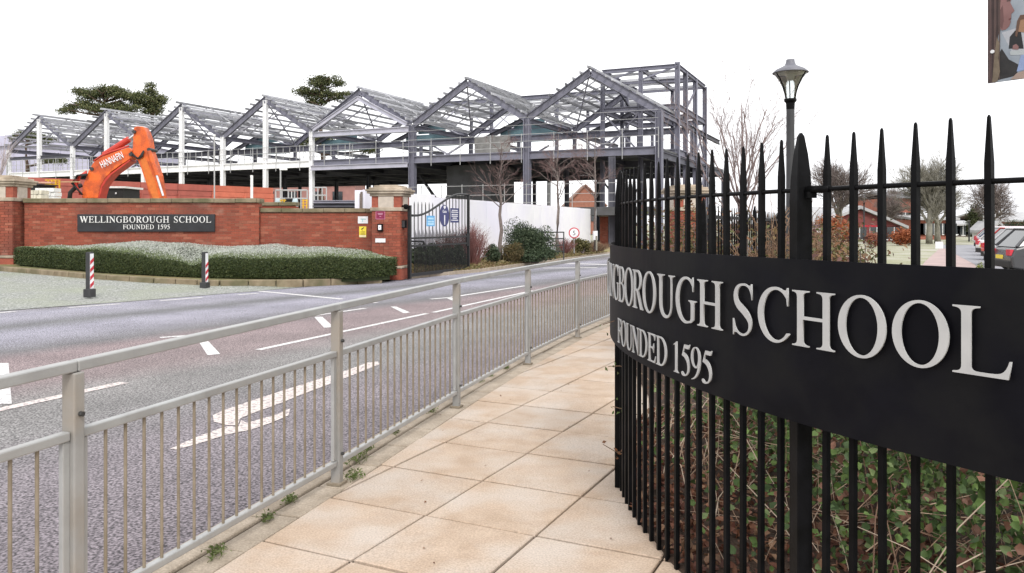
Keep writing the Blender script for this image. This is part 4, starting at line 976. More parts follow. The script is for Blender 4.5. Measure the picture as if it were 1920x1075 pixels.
# ground-floor enclosure: dark lift core and pale block panel upstairs
obj('lift_core', MB().prism([(0, 0), (3.6, 0), (3.6, 4), (0, 4)], (*bp_(4.62 * BAY, 3.0, 0).xy, 0), (BU.x, BU.y, 0), (BV.x, BV.y, 0), DZ - .5), M['deck'], fr)
obj('core_wall', MB().prism([(0, 0), (3.0, 0), (3.0, .2), (0, .2)], (*bp_(4.62 * BAY, 7.4, 0).xy, DZ), (BU.x, BU.y, 0), (BV.x, BV.y, 0), 2.0), M['concrete'], fr)
# edge protection in front of the building at ground level
ep = thing('scaffold_barrier', 'galvanised tube edge barrier on the site ground behind the white hoarding', 'barrier', bp_(5.5 * BAY, -3, 0))
for k in range(13):
    u = 4.45 * BAY + k * 1.5; mem('barrier_post', bp_(u, -3, 0), bp_(u, -3, 4.0), .035, .035, GRm, box=True, parent=ep)
for z in (2.8, 3.3, 3.9): mem('barrier_tube', bp_(4.45 * BAY, -3, z), bp_(4.45 * BAY + 18, -3, z), .03, .03, GRm, box=True, parent=ep)
# raised site ground slab edge
obj('site_plinth', MB().prism([(3.4 * BAY, -2.2), (uR, -2.2), (uR, 0.6), (3.4 * BAY, .6)], (BO.x, BO.y, 2.0), (BU.x, BU.y, 0), (BV.x, BV.y, 0), .5), M['deck'], fr)
# ================================================================== ORANGE DIGGER BEHIND THE WALL
DY = 34.0; dk_ = DY / F
def dp_(px, py, o=0): q = P(px, py, DY); return Vector((q.x, q.y + o, q.z))
ex = thing('excavator', 'orange tracked excavator with raised white-lettered boom behind the brick wall', 'excavator', (P(178, 421, DY).x - 1.2, DY, 0))
def side(name, pix, m, t, o=0, bev=.02):
    poly = [(P(a, b, DY).x, P(a, b, DY).z) for a, b in pix]
    me = MB().prism(poly, (0, DY - t / 2 + o, 0), (1, 0, 0), (0, 0, 1), -t).mesh(name)
    for v in me.vertices: pass
    fix_normals(me); zc = [v.co.y for v in me.vertices]; sh = (DY + o) - (min(zc) + max(zc)) / 2
    for v in me.vertices: v.co.y += sh
    ob = obj(name, me, m, ex, bevel=bev); return ob
boom = side('boom', [(161, 372), (162, 350), (173, 322), (182, 306), (196, 296), (214, 289), (247, 278), (254, 283), (253, 296), (249, 300), (232, 311), (214, 324), (203, 336), (196, 348), (190, 372)], M['orange'], .62)
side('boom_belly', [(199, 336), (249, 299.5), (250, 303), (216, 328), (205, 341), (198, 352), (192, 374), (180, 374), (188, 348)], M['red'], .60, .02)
stick = side('dipper_arm', [(256, 241), (262, 238), (273, 239), (278, 247), (283, 262), (287, 285), (294, 306), (302, 330), (309, 375), (287, 375), (279, 345), (270, 318), (264, 303), (254, 293), (254, 270)], M['orange'], .50)
side('arm_plate', [(268, 300), (278, 296), (296, 340), (304, 374), (292, 374), (281, 345)], pm('arm_plate_paint', (.62, .16, .03)), .54)  # plate along the dipper in a slightly yellower orange
def cyl(name, a, b, r0, m, o=-.02): return obj(name, MB().tube([dp_(*a, o), dp_(*b, o)], r0, 12), m, ex, smooth=False)
cyl('ram_cylinder', (196, 291), (243, 261), .135, M['red']); cyl('ram_rod', (243, 261), (258, 250), .06, M['chrome'])
cyl('bucket_ram', (286, 285), (301, 330), .085, M['orange'], -.33); cyl('bucket_rod', (300, 330), (312, 368), .05, M['chrome'], -.33)
for a in ((252, 291), (286, 282), (180, 318), (258, 249)):
    obj('pivot_pin', MB().tube([dp_(*a, -.36), dp_(*a, .36)], .075, 12), M['lamp_black'], ex)
for k in range(5):
    o = -.36 - .03 * k; pts = [dp_(171 + k, 322 + k * 2, o), dp_(160 - k, 330, o), dp_(154 - 2 * k, 345, o), dp_(158 + 2 * k, 366, o)]
    obj('hose', MB().tube(pts, .035, 6), M['red'] if k < 3 else M['rubber'], ex, smooth=True)
obj('hose', MB().tube([dp_(160, 348, -.3), dp_(148, 353, -.3), dp_(139, 362, -.3), (dp_(137, 380, -.3))], .09, 6), M['rubber'], ex, smooth=True)
for k in range(3): obj('hose', MB().tube([dp_(276, 284 + k, -.32), dp_(270 + 2 * k, 294, -.34), dp_(264 + 2 * k, 299, -.32), dp_(252, 286 + 3 * k, -.32)], .03, 6), M['rubber'], ex, smooth=True)
obj('hose_line', MB().tube([dp_(182, 303, -.25), dp_(196, 293, -.25), dp_(214, 286, -.25), dp_(247, 275, -.25)], .04, 6), M['red'], ex, smooth=True)
me = text_mesh('HANNAFIN', .30, .02, M['signwhite'], 1.02)
o = obj('boom_lettering', me, None, ex); q = dp_(219.5, 307, -.335); place(o, Matrix.Translation(q) @ Matrix.Rotation(R(90), 4, 'X') @ Matrix.Rotation(R(26), 4, 'Z'))
# upper works and tracks, mostly hidden by the wall
bx0 = P(150, 421, DY).x
obj('house', MB().box((bx0 - 1.6, DY + .2, 1.35), (3.4, 2.4, 1.0)), M['orange'], ex, bevel=.08)
obj('cab', MB().box((bx0 - .2, DY + .95, 1.75), (1.5, 1.0, 1.4)), M['carglass'], ex, bevel=.08)
obj('counterweight', MB().box((bx0 - 3.3, DY + .2, 1.3), (.7, 2.3, .9)), M['lamp_black'], ex, bevel=.15)
for s in (-1, 1):
    q = [(1.7 * math.cos(R(a)) * 1.0 + (.0), .42 + .42 * math.sin(R(a))) for a in range(0, 360, 15)]
    tr = obj('track', MB().prism([(bx0 - 1.3 + (1.2 if math.cos(R(a)) > 0 else -1.2) + .42 * math.cos(R(a)), .42 + .42 * math.sin(R(a))) for a in range(0, 360, 15)], (0, DY + .2 + s * 1.0 + .25, 0), (1, 0, 0), (0, 0, 1), .5), M['rubber'], ex)
    for k in range(5): obj('track_roller', MB().tube([(bx0 - 2.4 + k * .55, DY + .2 + s * 1.0 - .28, .3), (bx0 - 2.4 + k * .55, DY + .2 + s * 1.0 + .28, .3)], .14, 10), M['bolt'], tr)

# ================================================================== SMALL SITE THINGS SEEN OVER THE WALL
def box_px(mb, x0, x1, y0, y1, Y, dep): a, b = P(x0, y1, Y), P(x1, y0, Y); return mb.box(((a.x + b.x) / 2, Y + dep / 2, (a.z + b.z) / 2), (abs(b.x - a.x), dep, abs(b.z - a.z)))
t = thing('site_cabin', 'low dark site cabin with a white roof edge beside the digger', 'cabin', P(216, 421, 36) - Vector((0, 0, 1.4)))
obj('cabin_wall', box_px(MB(), 200, 231, 353, 440, 36, 1.6), M['rubber'], t); obj('roof_edge', box_px(MB(), 192, 234, 349.5, 353, 35.9, 1.8), M['whitepaint'], t); obj('cabin_lamp', box_px(MB(), 216, 218, 361, 364, 35.9, .05), M['signwhite'], t)
t = thing('barrier_frame', 'yellow tubular barrier frame at the left end of the site', 'barrier', P(100, 421, 33) - Vector((0, 0, 1.4)))
for x0 in (89, 96, 103, 110): obj('upright', box_px(MB(), x0, x0 + 1.6, 337, 440, 33 + .1 * (x0 % 3), .06), M['yellow'], t)
for y0 in (337, 341, 345): obj('cross_bar', box_px(MB(), 84, 112, y0, y0 + 1.6, 33.2, .05), M['yellow'], t)
obj('long_bar', box_px(MB(), 110, 150, 340.5, 342, 33.4, .05), pm('timber', (.5, .36, .2)), t)
def pallet(nm, label, x0, x1, y0, Y, m, cols, rows, cat='pallet'):
    t = thing(nm, label, cat, P((x0 + x1) / 2, 421, Y) - Vector((0, 0, 1.4)))
    a, b = P(x0, y0, Y), P(x1, y0, Y); wd = (b.x - a.x) / cols; hh = .16
    for i in range(cols):
        for k in range(rows): obj('block', MB().box((a.x + wd * (i + .5), Y + random.uniform(0, .05), a.z - hh * (k + .5)), (wd * .93, .5, hh * .9)), m, t)
    obj('stand', MB().box(((a.x + b.x) / 2, Y + .1, (a.z - hh * rows) / 2), (b.x - a.x, .6, a.z - hh * rows)), M['concrete'], t)
M['block'] = pm('pale_block', (.62, .58, .48), (.48, .45, .37), 6, .9, rnd=.12)
pallet('block_stack', 'stack of pale concrete blocks at the left end behind the wall', 40, 84, 357, 30, M['block'], 9, 3, 'blocks')
pallet('block_stack', 'white stack of blocks standing beside the yellow barrier frame', 72, 108, 353, 30.8, M['whitepaint'], 5, 3, 'blocks')
t = thing('dark_skip', 'long dark open skip behind the far left wall', 'skip', P(55, 421, 32) - Vector((0, 0, 1.4)))
obj('skip_body', box_px(MB(), 33, 72, 346, 440, 32, 1.2), M['rubber'], t, bevel=.05); obj('skip_rim', box_px(MB(), 32, 73, 344.5, 347, 31.9, 1.3), M['lamp_black'], t)
obj('skip_board', box_px(MB(), 45, 95, 341, 344, 32.6, .3), pm('pink_board', (.62, .36, .26)), t)
# low brick stub with stone coping between the walls, drums, trestles and a stack of steel beams
t = thing('brick_stub', 'short orange brick stub wall with coping, behind the step in the wall', 'wall', (-7.0, 24.5, 0))
obj('mortar_core', MB().box((-7.15, 24.6, 1.0), (1.1, .3, 2.0)), M['brickplain'], t); mb = MB(); brick_panel(mb, -7.7, -6.6, .0, 2.02, 24.44); kind(obj('brickwork', mb, M['brick'], t), 'stuff'); coping(t, -7.72, -6.58, 24.6, 2.02, 2.13, .42)
for px_, w_, lb in ((521, 12, 'pale blue drum at the left of the pair on the site behind the low wall'), (553.5, 11, 'pale blue drum beside the black crate behind the low wall')):
    q = P(px_, 388, 27); t = thing('drum', lb, 'drum', (q.x, q.y, 0), 'drums behind the low wall')
    obj('barrel', MB().lathe([(.08, 1.75), (.10, 1.9), (.11, 2.06), (.10, 2.2), (.075, 2.32)], (q.x, q.y, 0), 14), pm('drum_blue', (.42, .52, .55)), t, smooth=True); obj('drum_stand', MB().lathe([(.09, 0), (.09, 1.76)], (q.x, q.y, 0), 10), M['concrete'], t)
t = thing('black_crate', 'black crate between the two pale drums behind the low wall', 'crate', P(543, 421, 27.3) - Vector((0, 0, 1.4))); obj('crate_body', box_px(MB(), 535, 550, 374, 470, 27.3, .5), M['rubber'], t, bevel=.02); obj('crate_lid', box_px(MB(), 534, 551, 372, 374.4, 27.25, .6), M['lamp_black'], t)
t = thing('cable_trestle', 'small yellow trestle left of the black crate', 'trestle', P(529, 421, 26.8) - Vector((0, 0, 1.4)))
for x0 in (526, 531.5): obj('leg', box_px(MB(), x0, x0 + 1.8, 376, 470, 26.8, .06), M['yellow'], t)
obj('top_bar', box_px(MB(), 524.5, 535, 374.5, 377, 26.8, .08), M['yellow'], t)
t = thing('yellow_trestle', 'yellow two-bar trestle right of the drums behind the low wall', 'trestle', P(571, 421, 26.8) - Vector((0, 0, 1.4)))
for x0 in (567.5, 574): obj('leg', box_px(MB(), x0, x0 + 1.8, 374, 470, 26.8, .06), M['yellow'], t)
for y0 in (375, 380, 385): obj('cross_bar', box_px(MB(), 566, 577, y0, y0 + 1.6, 26.85, .05), M['yellow'], t)
t = thing('beam_stack', 'stack of long blue-grey steel beams lying behind the low wall', 'beams', P(632, 421, 27) - Vector((0, 0, 1.4)))
for k, (ya, yb) in enumerate(((376, 381), (381.3, 386.5), (386.8, 400))):
    a, b = P(588, (ya + yb) / 2, 27), P(678, (ya + yb) / 2, 27); mem('steel_beam', a, b, .25, abs(yb - ya) * 27 / F, SP if k == 0 else M['steeldark'], box=False, parent=t)
obj('bearer', box_px(MB(), 600, 604, 400, 470, 27, .4), M['bark'], t); obj('bearer', box_px(MB(), 660, 664, 400, 470, 27, .4), M['bark'], t)
for i, (x0, x1, Y, lb) in enumerate(((517, 576, 31, 'galvanised site fence panel above the drums behind the low wall'), (588, 612, 33, 'galvanised site fence panel beside the white column behind the low wall'))):
    t = thing('site_fence_panel', lb, 'fence panel', P((x0 + x1) / 2, 421, Y) - Vector((0, 0, 1.4)), 'site fence panels')
    y0 = 357 if i == 0 else 352; a, b = P(x0, y0, Y), P(x1, y0, Y)
    for z in (a.z, a.z - .32): obj('tube', MB().tube([(a.x, Y, z), (b.x, Y, z)], .03, 6), GRm, t)
    for k in range(6 if i == 0 else 4): xx = a.x + (b.x - a.x) * k / (5 if i == 0 else 3); obj('upright', MB().tube([(xx, Y, 0), (xx, Y, a.z)], .025, 6), GRm, t)
for i, (px_, top, Y, lb) in enumerate(((402, 255, 38, 'thin galvanised pole standing left of the second white gable column'), (526, 318, 36, 'thin galvanised pole with a small white flag lamp'), (472, 332, 34, 'short white site post behind the red hoarding end'))):
    q = P(px_, top, Y); t = thing('site_pole', lb, 'pole', (q.x, Y, 0)); obj('shaft', MB().tube([(q.x, Y, 0), (q.x, Y, q.z)], .035 if i < 2 else .06, 8), GRm if i < 2 else M['whitepaint'], t)
    obj('pole_cap', MB().box((q.x + (.13 if i == 1 else 0), Y, q.z + .02), (.34 if i == 1 else .1, .08, .10)), M['whitepaint'], t)

# pale lavender hall far behind, at the left edge
t = thing('clad_hall', 'large pale lavender metal-clad hall behind the left gables', 'building', (-52, 108, 0)); M['lav'] = pm('lavender_cladding', (.46, .445, .56), (.41, .40, .51), .5, .6); 
obj('wall', MB().box((-66, 114, 6.0), (34, 12, 12)), M['lav'], t); obj('roof', MB().prism([(-83.5, 12), (-48.5, 12), (-66, 13.6)], (0, 107.5, 0), (1, 0, 0), (0, 0, 1), -13), M['lav'], t)
for k in range(16): obj('rib', MB().box((-82 + k * 2.1, 107.97, 6), (.12, .1, 12)), M['lav'], t)
for k in range(3): obj('door', MB().box((-76 + k * 9, 107.9, 2), (3, .2, 4)), M['steelpale'], t)

# ================================================================== TREES
M['barkgrey'] = pm('bark_greyish', (.24, .185, .175), (.18, .135, .13), 6, .9)
M['palebark'] = pm('bark_pale', (.42, .37, .37), (.34, .29, .30), 6, .9)
def grow(T, Cw, p, d, Ln, r0, lev, maxlev, rnd, spread, up_, nch, seg=3, minr=.006, ratio=.68):
    pts = [p]; rad = [r0]; dd = d.copy()
    for k in range(seg):
        dd = (dd + Vector((rnd.gauss(0, .10 if lev else .035), rnd.gauss(0, .10 if lev else .035), rnd.gauss(0, .06) + up_ * .06))).normalized()
        pts.append(pts[-1] + dd * (Ln / seg)); rad.append(max(minr * .6, r0 * (1 - .55 * (k + 1) / seg)))
    (T if lev <= 1 else Cw).tube(pts, rad, 6 if lev == 0 else (5 if lev == 1 else 3), cap=lev < 2)
    if lev >= maxlev: return
    n = nch[min(lev, len(nch) - 1)]
    for k in range(n):
        t = rnd.uniform(.30, 1.0) if lev > 0 else rnd.uniform(.38, 1.0)
        i = min(seg - 1, int(t * seg)); f = t * seg - i; q = pts[i].lerp(pts[i + 1], f)
        a = rnd.uniform(0, 2 * math.pi); s = rnd.uniform(.6, 1.1) * spread
        x = dd.orthogonal().normalized(); y = dd.cross(x)
        nd = (dd + (x * math.cos(a) + y * math.sin(a)) * s + Vector((0, 0, up_ * .3))).normalized()
        grow(T, Cw, q, nd, Ln * ratio * rnd.uniform(.7, 1.15) * (1.15 - .45 * t if lev == 0 else 1), max(minr, rad[i] * .55), lev + 1, maxlev, rnd, spread, up_, nch, seg, minr, ratio)
def bare_tree(name, label, base, h, r0, seed, m1, m2, maxlev=4, spread=.75, up_=.5, nch=(9, 6, 5, 4), trunk=.55, minr=.006, ratio=.62, lean=(0, 0), group='leafless trees'):
    rnd = random.Random(seed); T, Cw = MB(), MB()
    t = thing(name, label, 'tree', base, group)
    grow(T, Cw, Vector(base), Vector((lean[0], lean[1], 1)).normalized(), h * trunk, r0, 0, maxlev, rnd, spread, up_, nch, 4, minr, ratio)
    obj('trunk', T, m1, t, smooth=True); obj('crown', Cw, m2, t); return t
# three young trees by the drive
for px_, py_, top, Y, sd, lb, mm in ((939, 488, 268, 30, 11, 'slender leafless young tree left of the round evergreen bush, first along the drive', M['bark']), (1046, 474, 262, 34.5, 12, 'slender leafless young tree behind the metal frame, second along the drive', M['bark']), (1116, 468, 262, 38, 13, 'slender leafless young tree with white trunk guard, third along the drive', M['bark'])):
    b = P(px_, py_, Y); b.z = max(b.z, -.05); hh = (HY - top) / F * Y + CAMH
    rnd = random.Random(sd); T, Cw = MB(), MB(); t = thing('young_tree', lb, 'tree', b, 'young leafless trees along the drive')
    pts = [b]; 
    for k in range(8): pts.append(b + Vector((rnd.gauss(0, .03) , rnd.gauss(0, .03), hh * (k + 1) / 8)))
    T.tube(pts, [.085 * (1 - .11 * k) for k in range(9)], 7)
    for k in range(20):
        z = rnd.uniform(.40, .97); q = b + Vector((0, 0, hh * z)); a = rnd.uniform(0, 6.28); Ln = hh * (.34 * (1.12 - z) + .05) * rnd.uniform(.7, 1.2)
        grow(T, Cw, q, Vector((math.cos(a), math.sin(a), rnd.uniform(.25, .9))).normalized(), Ln, .024 * (1.2 - z) + .004, 1, 4, rnd, .75, .35, (4, 4, 3), 3, .0035, .58)
    obj('trunk', T, mm, t, smooth=True); obj('crown', Cw, M['barkred'], t)
    if px_ == 1116: obj('trunk_guard', MB().tube([b + Vector((0, 0, .45)), b + Vector((0, 0, .88))], .12, 10), M['signwhite'], t); obj('stake', MB().box(b + Vector((.05, -.12, .3)), (.08, .06, .7)), M['barkgreen'], t)
rnd = random.Random(4); T, Cw = MB(), MB(); tb = Vector((7.02, 24.5, -.1)); t = thing('red_twig_tree', 'leafless tree with upright reddish-grey twigs, left of the black lamp post', 'tree', tb, 'leafless trees')
T.tube([tb, tb + Vector((.02, 0, .7)), tb + Vector((-.03, 0, 1.5)), tb + Vector((0, 0, 2.3)), tb + Vector((.05, 0, 3.8)), tb + Vector((0, 0, 5.2))], [.12, .10, .085, .06, .035, .012], 7)
for k in range(17):
    a_ = k * 2.4; tl_ = .22 + .50 * ((k * 7) % 17) / 17; z_ = rnd.uniform(1.0, 2.6)
    grow(T, Cw, tb + Vector((0, 0, z_)), Vector((math.cos(a_) * tl_, math.sin(a_) * tl_, 1)).normalized(), rnd.uniform(2.4, 3.5), .03, 1, 4, rnd, .50, .35, (6, 5, 4, 3), 4, .0042, .52)
obj('trunk', T, M['barkgrey'], t, smooth=True); obj('crown', Cw, M['barkgrey'], t)
for px_, top, Y, sd, lb, sp_ in ((1575, 262, 62, 21, 'grey leafless tree just right of the railing post', .62), (1742, 272, 64, 22, 'large leafless tree with two mossy trunks above the far buildings', .72), (1758, 300, 66, 29, 'mossy leafless tree close behind the two-trunk one', .7), (1856, 315, 70, 23, 'broad leafless tree at the far right above the car park', .8), (1660, 352, 85, 24, 'small pale leafless tree behind the brick gable', .6), (1690, 345, 90, 27, 'tall thin leafless tree behind the far brick buildings', .5)):
    q = P(px_, top, Y); bare_tree('bare_tree', lb, (q.x, Y, -.1), (q.z + .1) * 1.12, .26, sd, M['barkgreen'], M['barkgreen'] if sd in (22, 29) else M['bark'], 4, sp_ * 1.15, .28, (16, 9, 6, 5), .44, .011, .68, group='far leafless trees')
q = P(-8, 190, 60); bare_tree('bare_tree', 'pale leafless tree at the left edge beside the steel frame', (q.x, 60, 0), q.z, .2, 31, M['palebark'], M['palebark'], 3, .5, .5, (8, 5, 4, 4), .5, .010, .6, group='far leafless trees')

def pine(name, label, blobs, trunk_px, Y, seed, dark=1.0):
    """layered pine: flat needle pads at the given pixel ellipses, carried by limbs from the trunk"""
    rnd = random.Random(seed); r = np.random.default_rng(seed); bx = P(trunk_px, 421, Y)
    t = thing(name, label, 'tree', (bx.x, Y, 0), 'dark pines behind the steel frame'); T = MB(); top = max(P(0, b[1], Y).z for b in blobs)
    T.tube([(bx.x + rnd.gauss(0, .12), Y + rnd.gauss(0, .12), top * k / 8) for k in range(9)], [.5 * (1 - .1 * k) for k in range(9)], 8)
    Cs = []
    for (cx, cy, rx, ry) in blobs:
        c = P(cx, cy, Y); sx, sz = rx * Y / F, ry * Y / F
        for w_ in range(3):
            yy = Y + rnd.uniform(-sx, sx); T.tube([(bx.x, Y, max(.5, c.z - sz * 1.6)), ((bx.x + c.x) / 2, (Y + yy) / 2, c.z - sz * .9), (c.x + rnd.uniform(-sx, sx) * .5, yy, c.z - sz * .2)], [.14, .08, .03], 5)
        nclu = max(7, int(rx * ry / 7))
        for k in range(nclu):
            a = r.normal(size=3); a /= np.linalg.norm(a); rr = r.random() ** .45
            cc = np.array((c.x + a[0] * sx * rr, Y + a[1] * sx * rr * .8, c.z + a[2] * sz * rr)); m = 42
            off = r.normal(size=(m, 3)) * np.array((.34, .34, .16)); Cs.append(cc + off)
    C_ = np.concatenate(Cs); n = len(C_)
    obj('trunk', T, M['pinebark'], t, smooth=True)
    leaf_mesh('crown', C_, .30, pick([(.085, .10, .046), (.12, .135, .062), (.058, .07, .036), (.17, .172, .085)], n, r) * dark * 1.2, M['needle'], np.array([[0, -.2, .8]]), .8, t, .35, seed)
pine('pine_tree', 'broad dark green pine rising behind the second gable', [(150, 172, 16, 6), (172, 180, 30, 9), (200, 170, 28, 9), (225, 176, 34, 10), (250, 184, 24, 9), (150, 196, 22, 8), (180, 203, 34, 11), (130, 207, 20, 7), (215, 200, 24, 10), (243, 205, 22, 9)], 195, 96, 41)
pine('pine_tree', 'pointed dark green conifer on the right of the broad pine', [(284, 162, 7, 6), (284, 172, 13, 7), (286, 184, 22, 8), (280, 196, 26, 9), (297, 190, 16, 8), (290, 208, 24, 8)], 285, 98, 42)
pine('pine_tree', 'dark flat-topped pine rising behind the fourth and fifth gables', [(588, 150, 16, 5), (615, 148, 20, 6), (600, 160, 26, 7), (636, 158, 14, 6), (570, 172, 24, 6), (600, 176, 30, 9), (634, 180, 18, 8), (590, 190, 22, 8), (648, 176, 8, 4), (590, 262, 34, 9), (640, 272, 34, 9), (690, 280, 26, 7), (560, 275, 26, 8)], 604, 94, 43, .85)
pine('pine_tree', 'small dark conifer low behind the first gable at the left', [(45, 252, 20, 7), (70, 258, 18, 7), (30, 260, 12, 5), (85, 262, 18, 6), (100, 300, 24, 8)], 50, 100, 44, .8)
pine('pine_tree', 'dark evergreen seen under the deck at the right of the frame', [(1150, 306, 30, 6), (1110, 318, 34, 7), (1060, 322, 30, 6), (1185, 316, 22, 7), (1010, 318, 26, 6)], 1160, 92, 45, .6)
# ================================================================== PLANTING AND SIGNS ALONG THE DRIVE
def bush(name, label, c, sx, sy, sz, pal, n, size, seed, twig=None, group=None, lump=7, asp=.5, inner=.55):
    """leafy bush: leaf clumps through an uneven volume, on stems from the ground"""
    r = np.random.default_rng(seed); t = thing(name, label, 'shrub', (c[0], c[1], c[2]), group)
    lc = []
    for k in range(lump):
        a = r.uniform(0, 2 * np.pi); rr = r.uniform(.15, .62); lc.append((c[0] + math.cos(a) * sx * rr, c[1] + math.sin(a) * sy * rr, c[2] + sz * r.uniform(.28, .72), r.uniform(.36, .56)))
    lc = np.array(lc); w_ = r.integers(0, lump, n); d = r.normal(size=(n, 3)); d /= np.linalg.norm(d, axis=1)[:, None]
    d *= (r.random(n) ** (1 - inner))[:, None]
    C_ = lc[w_, :3] + d * np.stack([lc[w_, 3] * sx, lc[w_, 3] * sy, lc[w_, 3] * sz * .9], 1); C_[:, 2] = np.maximum(C_[:, 2], c[2] + .02)
    st = MB()
    for k in range(lump): st.tube([(c[0] + r.normal(0, sx * .06), c[1] + r.normal(0, sy * .06), c[2] - .05), tuple(lc[k, :3] - np.array((0, 0, sz * .15))), tuple(lc[k, :3] + np.array((0, 0, sz * .2)))], [.03, .018, .006], 5)
    kind(obj('stems', st, M['bark'], t), 'stuff'); nrm = d + np.array([[0, -.2, .5]])
    leaf_mesh('foliage', C_, size, pick(pal, n, r, .3), M['leaf'], nrm, .7, t, asp, seed); return t
def twig_bush(name, label, c, sx, sz, n, seed, m, r0=.008, group=None):
    rnd = random.Random(seed); t = thing(name, label, 'shrub', c, group); mb, tw = MB(), MB(); c = Vector(c)
    for k in range(n):
        a = rnd.uniform(0, 6.28); s = rnd.uniform(.05, 1); q = c + Vector((math.cos(a) * sx * .35 * s, math.sin(a) * sx * .35 * s, 0)); e = c + Vector((math.cos(a) * sx * s, math.sin(a) * sx * s, sz * rnd.uniform(.55, 1) * (1.1 - .35 * s)))
        md = q.lerp(e, .55) + Vector((rnd.gauss(0, .04), rnd.gauss(0, .04), .04)); mb.tube([q, md, e], [r0, r0 * .8, r0 * .4], 3, cap=False)
        for z in range(3):
            f = rnd.uniform(.35, .95); b = q.lerp(e, f); tw.tube([b, b + Vector((rnd.gauss(0, .12), rnd.gauss(0, .12), rnd.uniform(.08, .28))) * (sz)], [r0 * .6, r0 * .3], 3, cap=False)
    kind(obj('stems', mb, m, t), 'stuff'); kind(obj('twigs', tw, m, t), 'stuff'); return t
M['dogwood'] = pm('dogwood_red', (.24, .105, .095), (.17, .08, .075), 6, .8); M['brownstem'] = pm('brown_stems', (.24, .15, .09), (.16, .10, .065), 6, .9)
EV = [(.040, .062, .030), (.055, .082, .040), (.030, .046, .024), (.10, .125, .07)]
gz = lambda px, py, Y: (P(px, py, Y).x, Y, max(-.05, P(px, py, Y).z))
twig_bush('dogwood_shrub', 'red-stemmed leafless shrub just right of the open gate', gz(884, 496, 27.5), .7, 1.4, 330, 1, M['dogwood'], .006)
twig_bush('dogwood_shrub', 'dark red leafless shrub seen through the gate bars', gz(842, 505, 27), .8, 1.25, 260, 2, M['dogwood'], .006)
bush('evergreen_shrub', 'dark leafy shrub seen through the lower left of the gate', gz(785, 512, 25.6), .55, .6, .85, EV, 2600, .10, 3)
bush('evergreen_shrub', 'dark leafy shrub seen through the middle of the gate', gz(818, 508, 26.2), .5, .5, .85, EV, 2600, .10, 33)
bush('evergreen_shrub', 'dark leafy shrub seen through the lower right of the gate', gz(850, 506, 26.6), .5, .5, .8, EV, 2400, .10, 4)
bush('evergreen_bush', 'large rounded dark evergreen bush in front of the white hoarding', gz(993, 488, 30.6), 1.0, .95, 1.45, EV, 15000, .075, 5, lump=15)
bush('evergreen_bush', 'low spreading green bush at the foot of the large evergreen', gz(1000, 491, 30.0), 1.0, .5, .55, [(.06, .09, .05), (.08, .11, .06), (.045, .065, .03)], 3600, .075, 6)
bush('brown_grass_shrub', 'brownish grassy shrub at the left foot of the evergreen bush', gz(958, 492, 29.6), .45, .4, .75, [(.20, .15, .07), (.14, .11, .05), (.10, .09, .04)], 2600, .12, 7, asp=.2)
bush('evergreen_bush', 'small green bush at the foot of the first young tree', gz(922, 494, 28.8), .45, .4, .70, EV, 2200, .09, 8)
twig_bush('dogwood_shrub', 'low red-brown leafless shrub left of the speed sign', gz(1058, 474, 37), .7, .65, 220, 9, M['dogwood'], .007)
bush('evergreen_bush', 'low yellow-green bush right of the speed sign', gz(1092, 473, 38), .6, .5, .62, [(.13, .12, .04), (.10, .095, .035), (.16, .14, .06)], 2200, .10, 10)
twig_bush('brown_shrub', 'low brown shrub at the far end of the hoarding', gz(1120, 471, 40), .8, .5, 220, 11, M['brownstem'], .007)
r = np.random.default_rng(77); n = 5000; tt = r.random(n); ss = r.random(n) ** 1.4
pa = np.stack([np.interp(tt, [0, .3, .65, 1], [-2.8, -1.0, 2.0, 5.0]), np.interp(tt, [0, .3, .65, 1], [23.2, 26.3, 34, 41.6])], 1); C_ = np.stack([pa[:, 0] - ss * 1.2, pa[:, 1] + ss * .9, RZ + .07 + .2 * ss ** .7 + r.random(n) * .05], 1)
o = leaf_mesh('verge_litter', C_, .12, pick([(.26, .20, .09), (.20, .12, .07), (.17, .17, .06), (.30, .25, .13)], n, r), M['leaf'], np.array([[0, 0, 1.]]), 1.0, None, .25, 9); kind(o, 'stuff'); tag(o, 'straw, moss and fallen leaves along the drive verge', 'litter')
# 5 mph speed sign
q = P(1076.5, 437, 37.5); sp = thing('speed_sign', 'round red-ringed speed limit sign reading 5 on a thin post', 'sign', (q.x, q.y, 0))
def disc(r0, y): return MB().prism([(r0 * math.cos(R(a)), r0 * math.sin(R(a))) for a in range(0, 360, 12)], (q.x, y, q.z), (1, 0, 0), (0, 0, 1), .008)
obj('ring', disc(.255, 37.5), M['signred'], sp); obj('face', disc(.205, 37.49), M['signwhite'], sp)
o = obj('numeral', text_mesh('5', .21, .004, M['rubber']), None, sp); place(o, Matrix.Translation((q.x, 37.478, q.z - .105)) @ Matrix.Rotation(R(90), 4, 'X'))
obj('post', MB().tube([(q.x, 37.54, -.05), (q.x, 37.54, q.z + .2)], .03, 8), M['galv'], sp)
# dark metal estate-fence frame behind the bush
a, b = P(1012, 436, 33.2), P(1057, 436, 33.8); mf = thing('metal_frame', 'dark metal four-rail fence frame between the evergreen bush and the speed sign', 'fence', (b.x, b.y, 0))
for k in range(4): z = a.z - .27 * k; obj('rail', MB().bar((a.x, a.y, z), (b.x, b.y, z), .03, .05), M['lamp_black'], mf)
for p_ in (a, a.lerp(b, .12), b): obj('upright', MB().bar((p_.x, p_.y, -.05), (p_.x, p_.y, a.z + .02), .05, .05, (1, 0, 0)), M['lamp_black'], mf)
